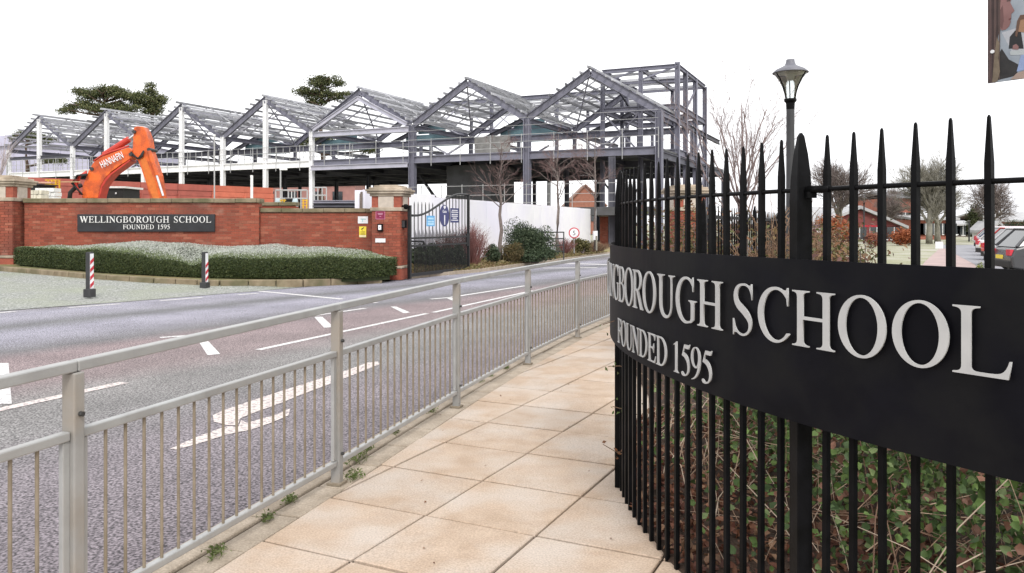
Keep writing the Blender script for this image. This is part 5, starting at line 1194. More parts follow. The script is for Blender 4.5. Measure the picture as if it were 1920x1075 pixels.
# orange brick end wall and dark posts at the end of the hoarding
t = thing('brick_gatehouse', 'narrow orange brick pillar at the far end of the white hoarding', 'pillar', (P(1134, 421, 50).x, 50, 0))
x0 = P(1134, 421, 50).x; obj('mortar_core', MB().box((x0, 50.2, .9), (.55, .4, 2.1)), M['mortar'], t); mb = MB(); brick_panel(mb, x0 - .3, x0 + .3, -.1, 1.95, 50); kind(obj('brickwork', mb, M['brick'], t), 'stuff'); obj('cap_stone', MB().box((x0, 50.15, 2.0), (.75, .6, .12)), M['stone'], t)
t = thing('dark_column', 'dark steel column right of the orange brick pillar', 'column', (P(1147, 421, 49).x, 49, 0)); x0 = P(1147, 421, 49).x
mem('shaft', (x0, 49, -.1), (x0, 49, 5.6), .4, .4, M['steeldark'], (1, 0, 0), parent=t); obj('foot_plate', MB().box((x0, 49, -.05), (.6, .6, .1)), M['steeldark'], t)
M['housebrick'] = pm('house_brick', (.30, .13, .09), (.24, .10, .07), 3, .9)
# brick house far under the deck
t = thing('brick_house', 'orange brick house with a steep gable seen under the steel deck', 'house', (P(1095, 421, 120).x, 120, 0)); x0 = P(1098, 421, 120).x
obj('wall', MB().prism([(x0 - 3, 0), (x0 + 3, 0), (x0 + 3, 4.2), (x0, 7.2), (x0 - 3, 4.2)], (0, 128, 0), (1, 0, 0), (0, 0, 1), 8), M['housebrick'], t)
for s in (-1, 1): obj('roof', MB().bar((x0 + s * 1.6, 119.7, 5.8), (x0 + s * 1.6, 128.2, 5.8), 4.6, .2, (s * .70, 0, .71)), pm('roof_tile', (.22, .12, .09)), t)
for k in range(2): wn = obj('window', MB().box((x0 - 1.4 + k * 2.8, 119.95, 2.6), (1.2, .14, 1.4)), M['carglass'], t); obj('frame', MB().box((x0 - 1.4 + k * 2.8, 119.86, 2.6), (.08, .06, 1.4)), M['whitepaint'], wn)

t = thing('old_school_building', 'long pinkish brick school building seen under the steel deck', 'building', (-34, 112, 0)); M['pinkbrick'] = pm('pink_brick', (.36, .19, .17), (.30, .155, .14), 1.5, .9)
obj('wall', MB().box((-37, 116, 3.6), (30, 8, 7.4)), M['pinkbrick'], t); obj('roof', MB().prism([(111.4, 7.3), (120.6, 7.3), (116, 8.0)], (-52.4, 0, 0), (0, 1, 0), (0, 0, 1), 30.8), pm('old_slate', (.22, .21, .22)), t)
for k in range(9):
    for z in (1.8, 5.2): wn = obj('window', MB().box((-50 + k * 3.2, 111.96, z), (1.4, .2, 1.7)), M['carglass'], t); obj('frame', MB().box((-50 + k * 3.2, 111.84, z), (.1, .06, 1.7)), M['whitepaint'], wn)
# ================================================================== LAMP POSTS
def lamp(px_, base_y, Y, label, sc=1.0):
    x0 = P(px_, 421, Y).x; t = thing('lamp_post', label, 'lamp post', (x0, Y, -.1), 'black park lamp posts')
    zt = CAMH + (HY - 112) / F * 11.4
    z0 = zt - .56; s = 1.0
    obj('column', MB().lathe([(.085, -.15), (.085, .5), (.062, .56), (.056, z0 - .15), (.056, z0 - .13)], (x0, Y, 0), 18), M['lamp_black'], t, smooth=True)
    obj('collar', MB().lathe([(.058, z0 - .15), (.062, z0 - .06), (.086, z0 - .03), (.086, z0), (.05, z0 + .005)], (x0, Y, 0), 20), M['black'], t)
    gl = [(.07, z0), (.083, z0 + .08), (.115, z0 + .18), (.165, z0 + .28), (.222, z0 + .36)]
    me = MB().lathe(gl, (x0, Y, 0), 20); me.f = me.f[:-2]; obj('glass', me, M['lampglass'], t, smooth=True)
    for k in range(3):
        a = R(75 + 120 * k); obj('rib', MB().tube([(x0 + (r_ + .004) * math.cos(a), Y + (r_ + .004) * math.sin(a), z) for r_, z in gl], .0075, 6), M['black'], t)
    obj('hood', MB().lathe([(.19, z0 + .375), (.247, z0 + .365), (.25, z0 + .375), (.20, z0 + .42), (.115, z0 + .46), (.078, z0 + .48), (.06, z0 + .53), (.058, z0 + .56), (.02, z0 + .562)], (x0, Y, 0), 24), M['lamphood'], t, smooth=True)
    obj('reflector', MB().lathe([(.215, z0 + .368), (.11, z0 + .345), (.06, z0 + .335), (.05, z0 + .27), (.01, z0 + .26)], (x0, Y, 0), 18), pm('reflector', (.62, .60, .52)), t, smooth=True)
lamp(1482, 0, 11.4, 'tall black lamp post with a flared glass lantern behind the spiked railing')
lamp(1620, 0, 66, 'distant thin lamp post standing on the frosted lawn')

# ================================================================== PHOTOGRAPHIC BANNER, TOP RIGHT
pa, pb = P(1853.5, 157, 5.6), None
wdir = Vector((.577, -.817, 0)).normalized()
bn = thing('photo_banner', 'hanging photographic banner of a fair-haired person in profile, cropped at the top right', 'banner', (pa.x, pa.y, 0))
W_, H_ = 1.25, 1.6; nrm_ = wdir.cross(Vector((0, 0, 1)))
def flat(name, poly, lift, m, th=.0003): return obj(name, MB().prism(poly, pa + nrm_ * lift, wdir, (0, 0, 1), th), m, bn)
flat('panel', [(0, 0), (W_, 0), (W_, H_), (0, H_)], 0, pm('banner_blue_grey', (.30, .33, .37), (.22, .25, .29), 6, .5), .012)
M['hair'] = pm('print_hair', (.085, .05, .048), (.05, .03, .028), 14, .6); M['skin'] = pm('print_skin', (.24, .125, .12), (.19, .095, .09), 5, .6); M['hairfair'] = pm('print_fair_hair', (.17, .13, .09), (.10, .075, .05), 18, .6)
def bq(px_, py_):                            # layout of the print on the board
    k = (px_ - 960) / F; s_ = (k * pa.y - pa.x) / (wdir.x - k * wdir.y); return (s_, CAMH + (HY - py_) / F * (pa.y + wdir.y * s_) - pa.z)
flat('print_pale', [bq(1880, 62), bq(1950, 40), bq(1950, 100), bq(1900, 100)], .0122, pm('print_pale', (.42, .42, .45), (.34, .35, .38), 9))
flat('print_dark_jacket', [bq(1868, 152), bq(1872, 105), bq(1880, 92), bq(1893, 112), bq(1912, 122), bq(1908, 142)], .0126, pm('print_jacket', (.028, .026, .026), (.014, .013, .014), 12))
flat('print_hair', [bq(1853.6, 156.5), bq(1853.6, -60), bq(1882, -60), bq(1879, 0), bq(1877, 50), bq(1873, 70), bq(1872, 110), bq(1868, 156)], .0134, M['hair'])
flat('print_face', [bq(1879, -30), bq(1896, -30), bq(1898, -2), bq(1896, 6), bq(1904, 21), bq(1898, 27), bq(1898, 32), bq(1896, 37), bq(1897, 42), bq(1894, 50), bq(1888, 56), bq(1880, 58), bq(1875, 52), bq(1877, 20)], .0142, M['skin'])
flat('print_fair_hair', [bq(1862, 156), bq(1866, 110), bq(1871, 70), bq(1876, 82), bq(1874, 110), bq(1877, 135), bq(1872, 153)], .0150, M['hairfair'])
flat('print_second_jacket', [bq(1893, 92), bq(1895, 70), bq(1905, 58), bq(1916, 60), bq(1921, 92)], .0130, pm('print_black', (.02, .02, .022)))
flat('print_second_face', [bq(1910, 60), bq(1909, 44), bq(1914, 36), bq(1925, 36), bq(1925, 62)], .0138, pm('print_warm_skin', (.30, .17, .10)))
flat('print_second_hair', [bq(1905, 68), bq(1909, 40), bq(1915, 29), bq(1926, 28), bq(1926, 36), bq(1915, 38), bq(1911, 60), bq(1909, 70)], .0146, pm('print_auburn', (.12, .065, .045)))
flat('print_hand', [bq(1900, 93), bq(1901, 86), bq(1907, 83), bq(1912, 88), bq(1911, 94)], .0142, M['skin'])
flat('print_desk', [bq(1895, 97), bq(1930, 93), bq(1930, 103), bq(1896, 104)], .0134, pm('print_desk', (.42, .45, .46)))
flat('print_blue_skirt', [bq(1908, 135), bq(1916, 104), bq(1930, 102), bq(1930, 130)], .0138, pm('print_blue', (.26, .33, .52)))
flat('print_arm', [bq(1896, 150), bq(1908, 138), bq(1930, 130), bq(1930, 147)], .0138, pm('print_arm', (.34, .25, .21)))
flat('print_eye', [bq(1889, 2), bq(1896, 0), bq(1896, 3), bq(1890, 4)], .0146, M['hair'])
flat('print_lips', [bq(1893, 36), bq(1898, 34), bq(1897, 38), bq(1893, 39)], .0146, pm('print_lips', (.14, .05, .05)))
flat('print_cheek_shade', [bq(1877, 20), bq(1882, 10), bq(1884, 40), bq(1881, 55), bq(1876, 50)], .0146, pm('print_skin_dark', (.15, .075, .072)))
for px_, c_ in ((1857, (.12, .075, .07)), (1862, (.04, .025, .025)), (1866, (.13, .085, .075)), (1870, (.045, .03, .028)), (1874.5, (.10, .065, .055))):
    flat('print_hair_strand', [bq(px_, 150), bq(px_ + 1.5, 150), bq(px_ + 2.5, 60), bq(px_ + 3, -50), bq(px_ + 1, -50), bq(px_ + .5, 60)], .0148, pm('print_strand', c_))
obj('fixing_eyelet', MB().tube([pa + wdir * .034 + Vector((0, 0, .215)) + nrm_ * .012, pa + wdir * .034 + Vector((0, 0, .215)) + nrm_ * .024], .0125, 12), M['signwhite'], bn)
pq = pa + wdir * (W_ + .06); obj('post', MB().tube([(pq.x, pq.y, -.1), (pq.x, pq.y, pa.z + H_ + .1)], .045, 12), M['galv'], bn)
for z in (.1, H_ - .1): obj('bracket', MB().tube([pq + Vector((0, 0, z)), pa + wdir * (W_ - .05) + Vector((0, 0, z)) - nrm_ * .02], .018, 8), M['galv'], bn)

# ================================================================== SECOND RAILING AND MIXED HEDGE BEHIND THE SIGN
s0, s1_ = Vector((1.75, 7.3)), Vector((6.1, 17.0)); sd_ = (s1_ - s0); sL = sd_.length; sd_.normalize()
rl = thing('straight_railing', 'straight black spiked railing running away behind the mixed hedge', 'railing', (s0.x, s0.y, 0))
thin = spike_bar(.016, 1.70, .11, .003).mesh('bar'); thin.materials.append(M['black'])
for k in range(62):
    q = s0 + sd_ * (sL * (k + .5) / 62); o = obj('bar', thin, None, rl); place(o, Matrix.Translation((q.x, q.y, -.06)) @ Matrix.Rotation(-.42, 4, 'Z'))
for z in (1.52, .25): obj('rail', MB().bar((s0.x, s0.y, z), (s1_.x, s1_.y, z), .012, .035), M['black'], rl)
for f in (0, .33, .66, 1): q = s0 + sd_ * (sL * f); o = obj('post', postm, None, rl); place(o, Matrix.Translation((q.x, q.y, -.06)) @ Matrix.Rotation(-.42, 4, 'Z'))
MIX = [(.16, .11, .045), (.20, .10, .05), (.11, .105, .04), (.09, .10, .035), (.22, .14, .08), (.14, .07, .06)]
for k in range(7):
    f = k / 6; q = s0 + sd_ * (sL * (.02 + .9 * f)) + Vector((sd_.y, -sd_.x)) * (.75)
    hh = 1.45 + .12 * math.sin(k * 2.1)
    lb = ['nearest to the tall railing post', 'second from the near end', 'third from the near end', 'fourth from the near end', 'fifth from the near end', 'sixth from the near end', 'at the far end'][k]
    bush('hedge_shrub', 'brown and olive hedge shrub behind the straight railing, ' + lb, (q.x, q.y, -.1), 1.05, .55, hh, MIX, 1500, .075, 60 + k, group='mixed hedge shrubs behind the railing', lump=10, inner=.45)
    # bare hedge twigs
for k in range(5):
    q = s0 + sd_ * (sL * (.1 + .18 * k)) + Vector((sd_.y, -sd_.x)) * .5
    twig_bush('hedge_twigs', 'leafless twiggy hedge plant behind the straight railing, ' + ['nearest one', 'second from the near end', 'third from the near end', 'fourth from the near end', 'farthest one'][k], (q.x, q.y, -.1), .6, 1.75, 60, 80 + k, M['brownstem'], .007, 'twiggy hedge plants')

ps = sheet('planting_strip', [(1.12, 6.2), (1.2, 8.0), (1.75, 10.2), (3.2, 12.6), (5.6, 17.2), (8.5, 15), (6, 7)], .012, M['soil']); kind(ps, 'structure')
for k, (x_, y_, lb) in enumerate(((1.55, 8.55, 'leftmost of them'), (1.82, 8.95, 'before the gate pier, left of centre'), (2.05, 9.6, 'right in front of the gate pier'), (2.32, 9.3, 'before the gate pier, right of centre'), (2.7, 10.0, 'just right of the gate pier'))):
    bush('bank_shrub', 'brown and olive shrub behind the curved railing, ' + lb, (x_, y_, 0), .46, .4, 1.6 + .08 * (k % 2), MIX, 2000, .05, 130 + k, group='bank shrubs behind the curved railing', lump=10, inner=.45)
# ================================================================== FAR RIGHT: LAWN, PATH, BUILDINGS, CARS
sheet_path = sheet('path', [GP(a, b, -.13).xy for a, b in [(1706, 560), (1712, 520), (1735, 490), (1760, 468), (1790, 462), (1822, 462), (1815, 478), (1830, 500), (1838, 520), (1850, 560)]], -.130, pm('path_pink', (.42, .32, .30), (.34, .26, .25), 1.2, .9, .3, 20)); kind(sheet_path, 'structure')
cp = sheet('car_park', [(11.5, 17), (40, 15), (60, 62), (33, 62), (17.5, 30)], -.126, pm('car_park_tar', (.30, .30, .32), (.23, .23, .25), 1.5, .9, .3, 30)); kind(cp, 'structure')
def house(name, label, x0, x1, Y, dep, wall_h, ridge_h, wm, rm, axis='x', wins=3, cat='building'):
    t = thing(name, label, cat, ((x0 + x1) / 2, Y, 0)); xm = (x0 + x1) / 2; ym = Y + dep / 2
    obj('wall', MB().box((xm, ym, wall_h / 2 - .1), (x1 - x0, dep, wall_h + .1)), wm, t)
    if axis == 'x':                                   # ridge along X, eaves to the camera
        obj('roof', MB().prism([(Y - .5, wall_h - .1), (ym, ridge_h), (Y + dep + .5, wall_h - .1), (Y + dep + .5, wall_h + .12), (ym, ridge_h + .25), (Y - .5, wall_h + .12)], (x0 - .3, 0, 0), (0, 1, 0), (0, 0, 1), x1 - x0 + .6), rm, t)
    else:                                             # gable to the camera
        obj('gable', MB().prism([(x0, wall_h - .02), (x1, wall_h - .02), (xm, ridge_h - .1)], (0, Y + .3, 0), (1, 0, 0), (0, 0, 1), .28), wm, t)
        obj('roof', MB().prism([(x0 - .4, wall_h - .25), (xm, ridge_h), (x1 + .4, wall_h - .25), (x1 + .4, wall_h), (xm, ridge_h + .28), (x0 - .4, wall_h)], (0, Y + dep, 0), (1, 0, 0), (0, 0, 1), dep + .4), rm, t)
    for k in range(wins):
        xx = x0 + (x1 - x0) * (k + .5) / wins; wn = obj('window', MB().box((xx, Y - .02, wall_h * .5), (1.3, .1, 1.1)), M['carglass'], t); obj('frame', MB().box((xx, Y - .085, wall_h * .5), (.07, .04, 1.1)), M['whitepaint'], wn); obj('sill', MB().box((xx, Y - .1, wall_h * .5 - .62), (1.5, .14, .08)), M['whitepaint'], wn)
    return t
M['dkbrick'] = pm('dark_brick', (.20, .06, .055), (.15, .045, .042), 2, .9); M['mdbrick'] = pm('mid_brick', (.36, .13, .09), (.28, .10, .07), 2, .9)
M['paleroof'] = pm('pale_roof', (.42, .42, .42), (.34, .34, .35), 1, .8); M['slate'] = pm('slate_roof', (.20, .20, .21), (.15, .15, .16), 1, .8)
def xs(px_, Y): return (px_ - 960) / F * Y
house('brick_building', 'dark red brick building with a pale gabled roof on the lawn edge', xs(1530, 74), xs(1692, 74), 74, 10, 1.3, 2.9, M['dkbrick'], M['paleroof'], 'y', 5)
house('brick_building', 'tall red brick block behind the dark gabled building', xs(1672, 88), xs(1722, 88), 88, 9, 4.4, 5.0, M['mdbrick'], M['slate'], 'x', 3)
house('brick_building', 'low red brick range with a pale fascia behind the large tree', xs(1712, 84), xs(1790, 84), 84, 9, 2.0, 2.3, M['mdbrick'], M['paleroof'], 'x', 5)
house('brick_building', 'small pale-roofed brick range at the left beside the orange beech', xs(1500, 78), xs(1560, 78), 78, 8, 1.6, 3.0, M['mdbrick'], M['paleroof'], 'x', 3)
house('white_lodge', 'low white-walled lodge at the end of the path', xs(1782, 100), xs(1828, 100), 100, 6, 1.4, 1.7, pm('render_pale', (.55, .48, .44)), M['paleroof'], 'x', 3)
house('grey_shed', 'small pale grey shed by the car park', xs(1858, 74), xs(1880, 74), 74, 3, .9, 1.5, M['whitepaint'], M['paleroof'], 'y', 1, 'shed')
house('long_roof_building', 'long low building with a pale roof beyond the car park', xs(1876, 110), xs(1990, 110), 110, 14, 1.9, 3.0, M['mdbrick'], M['paleroof'], 'x', 6)
# red sign board on the dark building, white notices, posts
t = thing('red_canopy', 'small red flat-topped canopy in front of the dark brick building', 'canopy', (xs(1632, 70), 70, 0)); obj('canopy_top', MB().box((xs(1632, 70), 70, CAMH - .15), (1.5, .8, .16)), M['signred'], t); obj('pole', MB().tube([(xs(1631, 70), 70, -.1), (xs(1631, 70), 70, CAMH - .2)], .05, 8), M['whitepaint'], t)
for i, (px_, py_, Y, wd, ht, lb) in enumerate(((1761, 460, 52, .5, .45, 'white notice board on a single post on the lawn'), (1833, 446, 66, .36, .24, 'small white notice on two thin posts at the end of the path'), (1531, 432, 48, .5, .32, 'blue and white notice left of the orange beech'))):
    q = P(px_, py_, Y); t = thing('notice_board', lb, 'notice', (q.x, Y, -.1)); obj('board', MB().box((q.x, Y, q.z), (wd, .04, ht)), M['signwhite'], t)
    if i == 2: obj('board_head', MB().box((q.x, Y - .03, q.z + .22), (wd, .03, .2)), M['navy'], t)
    for s in ((0,) if i == 0 else (-1, 1)): obj('post', MB().box((q.x + s * wd * .42, Y + .05, q.z / 2 - .1), (.06, .05, q.z + .1)), M['lamp_black'] if i != 1 else M['galv'], t)
for px_, top, Y, lb in ((1876, 385, 80, 'tall thin pale pole behind the grey shed'), (1817, 415, 72, 'dark pole beside the end of the path'), (1844, 400, 76, 'pale pole close to the far railing bar')):
    q = P(px_, top, Y); t = thing('pole', lb, 'pole', (q.x, Y, -.1)); obj('shaft', MB().tube([(q.x, Y, -.1), (q.x, Y, q.z)], .07, 8), M['galv'] if px_ != 1817 else M['lamp_black'], t); obj('pole_cap', MB().box((q.x, Y, q.z + .03), (.18, .18, .06)), M['galv'], t)
# orange beech hedges and trees
OR = [(.34, .10, .035), (.27, .075, .03), (.40, .14, .06)]
bush('orange_beech', 'orange-leaved beech between the two railing bars, left of the dark brick building', (xs(1562, 56), 56, -.1), 1.8, 1.6, 2.1, OR, 4200, .18, 91, lump=11)
bush('orange_hedge', 'rust-orange rounded hedge in front of the brick buildings', (xs(1692, 60), 60, -.1), 1.25, .9, 1.15, OR, 3200, .16, 92, lump=9)
bush('orange_shrub', 'small rust-red shrub on the lawn in front of the red canopy', (xs(1634, 52), 52, -.1), .8, .8, .95, [(.26, .09, .06), (.32, .12, .07)], 1600, .12, 93)
bush('ivy_clad_tree', 'dark ivy-covered tree near the end of the path', (xs(1832, 78), 78, -.1), 1.2, 1.2, 3.6, [(.07, .085, .03), (.05, .06, .025)], 3600, .2, 94, lump=11)
bush('garden_shrub', 'yellow-green shrub at the edge of the path behind the last railing bar', (xs(1841, 21), 21, -.15), .17, .17, .62, [(.30, .33, .05), (.20, .25, .05), (.10, .12, .04)], 700, .07, 95)
bush('garden_shrub', 'small green shrub low on the lawn left of the second bar', (xs(1570, 30), 30, -.15), .5, .5, .6, [(.16, .19, .05), (.10, .13, .04)], 1300, .09, 96)
for k in range(6):
    bush('field_hedge', 'dark green field hedge section beyond the car park, ' + ['nearest the shed', 'second from the shed', 'third from the shed', 'fourth from the shed', 'fifth from the shed', 'farthest right'][k], (xs(1892, 92) + k * 2.6, 92 + k * .5, -.1), 1.7, 1.0, 2.0, [(.06, .075, .035), (.045, .055, .03)], 1500, .2, 100 + k, group='field hedge sections')
twig_bush('pale_twig_shrub', 'pale pinkish twiggy shrub on the lawn close behind the sign', (xs(1752, 13), 13, -.15), .95, .72, 170, 111, pm('pale_twigs', (.44, .30, .22), (.34, .22, .17), 5, .9), .006)
twig_bush('pale_twig_shrub', 'pinkish twiggy shrub on the lawn below the rust hedge', (xs(1690, 14), 14, -.15), .5, .62, 90, 112, pm('pink_twigs', (.46, .30, .26)), .005)
# far belt of twiggy brown woodland along the horizon
rnd = random.Random(5); mb = MB()
for k in range(5200):
    x_ = rnd.uniform(30, 190); y_ = rnd.uniform(128, 165); h_ = rnd.uniform(2.2, 4.6) * (.75 + .35 * math.sin(x_ * .13) + .12 * math.sin(x_ * .41)); z_ = rnd.uniform(0, h_ * .75)
    c_ = random.choice([(.22, .13, .09), (.17, .11, .085), (.13, .12, .07), (.25, .17, .13)])
    mb.tube([(x_, y_, z_), (x_ + rnd.gauss(0, .35), y_, z_ + rnd.uniform(.5, 1.6))], [.07, .02], 3, cap=False, col=c_)
o = obj('far_wood', mb, M['dry']); kind(o, 'stuff'); tag(o, 'far belt of leafless brown woodland on the horizon at the right', 'woodland')

def car(loc, hdg, paint, label):
    t = thing('parked_car', label, 'car', loc, 'cars parked along the path'); Rm = Matrix.Rotation(hdg, 3, 'Z'); Lc = Vector(loc)
    def W(p): return Lc + Rm @ Vector(p)
    prof = [(-2.08, .32), (-2.12, .62), (-2.02, .88), (-1.78, .94), (1.0, .92), (1.75, .80), (2.05, .62), (2.10, .34), (1.72, .24), (1.62, .50), (1.36, .63), (1.10, .50), (1.0, .22), (-.95, .22), (-1.05, .50), (-1.31, .63), (-1.57, .50), (-1.67, .26)]
    me = MB().prism(prof, (0, .86, 0), (1, 0, 0), (0, 0, 1), 1.72).mesh('body'); fix_normals(me)
    for v in me.vertices: v.co = W(v.co)
    obj('body', me, paint, t, bevel=.06)
    cb = MB(); hw0, hw1 = .80, .60
    lo_, hi_ = [(-1.95, .93), (1.15, .91)], [(-1.50, 1.42), (.22, 1.44)]
    vs_ = [(lo_[0][0], -hw0, .92), (lo_[1][0], -hw0, .90), (lo_[1][0], hw0, .90), (lo_[0][0], hw0, .92), (hi_[0][0], -hw1, 1.42), (hi_[1][0], -hw1, 1.43), (hi_[1][0], hw1, 1.43), (hi_[0][0], hw1, 1.42)]
    cb.add([W(v) for v in vs_], [(0, 1, 5, 4), (1, 2, 6, 5), (2, 3, 7, 6), (3, 0, 4, 7), (4, 5, 6, 7)]); obj('windows', cb, M['carglass'], t)
    obj('roof', MB().box(W((-.62, 0, 1.44)), (1.82, 1.24, .05), Rm), paint, t, bevel=.02)
    for s in (-1, 1):
        for a, b, w_ in (((-1.95, hw0, .93), (-1.48, hw1, 1.43), .09), ((1.15, hw0, .91), (.24, hw1, 1.44), .06), ((-.35, hw0 + .005, .92), (-.42, hw1 + .01, 1.43), .07)):
            obj('pillar', MB().bar(W((a[0], s * a[1], a[2])), W((b[0], s * b[1], b[2])), w_, .05), paint, t)
        for x_ in (-1.31, 1.36):
            wh = obj('wheel', MB().tube([W((x_, s * .68, .31)), W((x_, s * .87, .31))], .31, 18), M['rubber'], t); obj('rim', MB().tube([W((x_, s * .865, .31)), W((x_, s * .885, .31))], .2, 12), M['galv'], wh)
        obj('tail_light', MB().box(W((-2.06, s * .66, .76)), (.14, .30, .17), Rm), M['signred'], t); obj('head_light', MB().box(W((2.0, s * .62, .66)), (.18, .32, .13), Rm), M['signwhite'], t)
        obj('mirror', MB().box(W((.72, s * .93, .98)), (.12, .18, .13), Rm), paint, t, bevel=.02)
    obj('number_plate', MB().box(W((-2.125, 0, .62)), (.02, .5, .11), Rm), M['signyellow'], t); obj('bumper', MB().box(W((-2.09, 0, .42)), (.1, 1.6, .2), Rm), M['rubber'], t, bevel=.03)
def paint(nm, c): return pm(nm, c, tuple(x * .95 for x in c), 2, .25, spec=.6)
for x_, y_, col, lb in ((16.6, 23.4, (.05, .05, .055), 'black car with red tail lights, nearest of the parked row'), (18.2, 26.4, (.62, .62, .63), 'silver car second in the parked row behind the black one'), (20.5, 30.5, (.55, .035, .03), 'bright red car in the parked row'), (22.9, 35, (.70, .70, .70), 'white car just beyond the red one in the parked row'), (25.8, 40, (.12, .16, .24), 'dark blue car beyond the white one in the parked row'), (28.6, 45, (.45, .46, .48), 'grey car sixth in the parked row'), (31.5, 50, (.30, .05, .06), 'dark red car at the far end of the parked row')):
    car((x_, y_, -.126), R(-12), paint('car_paint', col), lb)

# ================================================================== BED BEHIND THE RAILING: IVY, STRAW, LITTER
r = np.random.default_rng(12); n = 38000
ph = r.uniform(-.55, .95, n); dep = r.random(n) ** .9 * 2.1; rr = 3.84 - dep
hmax = .30 + .50 * np.clip(dep / .6, 0, 1) + .10 * np.sin(ph * 9) + .09 * np.sin(ph * 21 + dep * 5)
z = hmax * (r.random(n) ** .42)
keep = r.random(n) < np.clip(.25 + dep * 1.2, 0, 1) * np.where(dep < .45, np.clip((ph - .02) * 3, .2, 1), 1); ph, rr, z = ph[keep], rr[keep], z[keep]; n = len(ph)
C_ = np.stack([FC.x - rr * np.cos(ph), FC.y - rr * np.sin(ph), .03 + z], 1)
o = leaf_mesh('ivy_and_bramble', C_, .034, pick([(.060, .10, .026), (.085, .13, .038), (.035, .06, .018), (.11, .145, .06), (.05, .08, .03), (.07, .11, .03), (.04, .07, .022), (.12, .06, .04)], n, r, .4) * 1.5, M['leaf'], np.array([[-.35, -.45, .7]]), .75, None, .8, 13, True)
kind(o, 'stuff'); tag(o, 'low green ivy and bramble filling the bed behind the railing', 'ground cover')
rnd = random.Random(8); mb = MB()
for k in range(520):
    a = .95 - 1.25 * rnd.random() ** 1.5; d_ = rnd.uniform(.08, 1.2); q = ring(a, 3.88 - d_); L_ = rnd.uniform(.25, .85); az_ = rnd.uniform(0, 6.28); el_ = rnd.uniform(.05, 1.0) if rnd.random() < .8 else 1.35
    z0 = rnd.uniform(.02, .35); dv = Vector((math.cos(az_) * math.cos(el_), math.sin(az_) * math.cos(el_), math.sin(el_)))
    if (Vector((q.x, q.y)) + dv.xy * L_ - FC).length > 3.9: dv.x, dv.y = -dv.x, -dv.y
    p0 = Vector((q.x, q.y, z0)); c_ = random.choice([(.36, .26, .19), (.27, .18, .125), (.44, .35, .27), (.20, .12, .085)]); md = p0 + dv * L_ * .5 + Vector((rnd.gauss(0, .02), rnd.gauss(0, .02), .03)); e_ = p0 + dv * L_ - Vector((0, 0, .06 * L_)); e_.z = max(e_.z, .02)
    w_ = rnd.uniform(.0012, .0028); mb.tube([p0, md, e_], [w_, w_, w_ * .6], 4, cap=False, col=c_)
o = obj('dry_stems', mb, M['dry']); kind(o, 'stuff'); tag(o, 'tangle of dry straw-coloured stems behind the railing', 'dry stems')
n = 5200; ph = r.uniform(-.5, .9, n); rr = 3.94 - r.random(n) ** 1.4 * 1.3; C_ = np.stack([FC.x - rr * np.cos(ph), FC.y - rr * np.sin(ph), .018 + r.random(n) * .05], 1)
o = leaf_mesh('leaf_litter', C_, .045, pick([(.16, .065, .04), (.21, .095, .055), (.11, .045, .032), (.26, .15, .09)], n, r, .3), M['leaf'], np.array([[0, 0, 1.]]), .7, None, .6, 14, True); kind(o, 'stuff'); tag(o, 'red-brown fallen leaves on the soil at the foot of the railing', 'leaf litter')
# ivy shoots poking through the railing at its left edge
rnd = random.Random(3)
for i, (px_, py_, lb) in enumerate(((1140, 605, 'just below the sign'), (1150, 690, 'below the sign edge'), (1158, 772, 'with bright green leaves'), (1140, 850, 'low with brown leaves'))):
    Y = 4.3; q = P(px_ + 6, py_, Y); t = thing('ivy_shoot', 'small ivy shoot poking out of the left edge of the railing, ' + lb, 'ivy', q, 'ivy shoots through the railing'); pts = [q + Vector((.10, .05, -.03)), q + Vector((.02, 0, .01)), q + Vector((-.045, -.01, -.01 + .02 * i))]
    obj('stem', MB().tube(pts, .0022, 5), M['brownstem'], t); Cc = np.array([tuple(pts[0].lerp(pts[2], rnd.random()) + Vector((rnd.gauss(0, .014), rnd.gauss(0, .02), rnd.gauss(0, .022)))) for _ in range(11)])
    leaf_mesh('leaves', Cc, .026, pick([(.10, .15, .04), (.13, .16, .06)] if i < 3 else [(.25, .11, .05), (.18, .09, .05)], 11, np.random.default_rng(i)), M['leaf'], None, 1, t, .6, 20 + i)
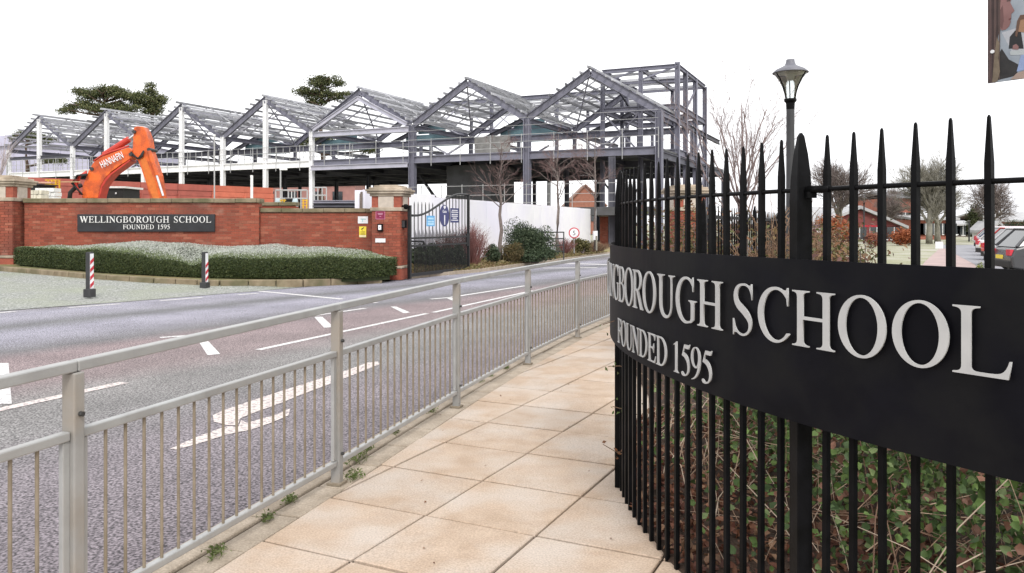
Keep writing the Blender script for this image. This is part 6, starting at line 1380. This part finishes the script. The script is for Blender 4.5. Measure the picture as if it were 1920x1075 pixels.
# weeds in the paving joint beside the guard rail
for i, (px_, py_, s, lb) in enumerate(((405, 1040, 1.0, 'nearest the camera'), (502, 974, .8, 'second from the camera'), (545, 940, .9, 'third from the camera'), (668, 862, 1.5, 'the largest, beside the post foot'), (665, 896, 1.0, 'right of the largest one'), (690, 845, .8, 'just beyond the post foot'), (741, 813, .7, 'midway along the second panel'), (808, 772, .9, 'near the third post'), (948, 692, 1.1, 'between the third and fourth posts'), (918, 706, .8, 'short of the fourth post'), (900, 716, .7, 'in the joint below the third panel'))):
    q = GP(px_, py_); t = thing('weed', 'small green weed tuft in the paving joint, ' + lb, 'weed', q, 'weeds along the guard rail'); mb = MB(); rw = random.Random(200 + i)
    for k in range(int(24 * s) + 8):
        a = rw.uniform(0, 6.28); L_ = rw.uniform(.02, .055) * s; b0 = q + Vector((rw.gauss(0, .022) * s * .6, rw.gauss(0, .04) * s, 0)); e_ = b0 + Vector((math.cos(a) * L_, math.sin(a) * L_, rw.uniform(.1, .8) * L_)); mb.tube([b0, b0.lerp(e_, .5) + Vector((0, 0, L_ * .25)), e_], [.0018, .0016, .0005], 3, cap=False)
    obj('stems', mb, pm('weed_stem', (.13, .15, .05)), t); nl = int(40 * s) + 10; rr_ = np.random.default_rng(300 + i)
    leaf_mesh('leaves', np.array(q) + rr_.normal(size=(nl, 3)) * np.array((.022, .04, 0)) * s + np.stack([np.zeros(nl), np.zeros(nl), .006 + rr_.random(nl) * .028 * s], 1), .022, pick([(.10, .15, .035), (.14, .17, .06), (.08, .11, .03)], nl, rr_), M['leaf'], np.array([[0, 0, 1.]]), .9, t, .5, 30 + i)
# a few fallen leaves and grit on the slabs
r = np.random.default_rng(99); n = 18; C_ = np.stack([r.uniform(-.9, .55, n), r.uniform(3.0, 9, n), np.full(n, .006)], 1); C_[:, 0] = np.where(r.random(n) < .5, .50 - r.random(n) * .12, C_[:, 0])
o = leaf_mesh('stray_leaves', C_, .018, pick([(.20, .10, .05), (.14, .07, .04)], n, r), M['leaf'], np.array([[0, 0, 1.]]), .35, None, .6, 33); kind(o, 'stuff'); tag(o, 'stray dead leaves scattered on the paving slabs', 'leaves')
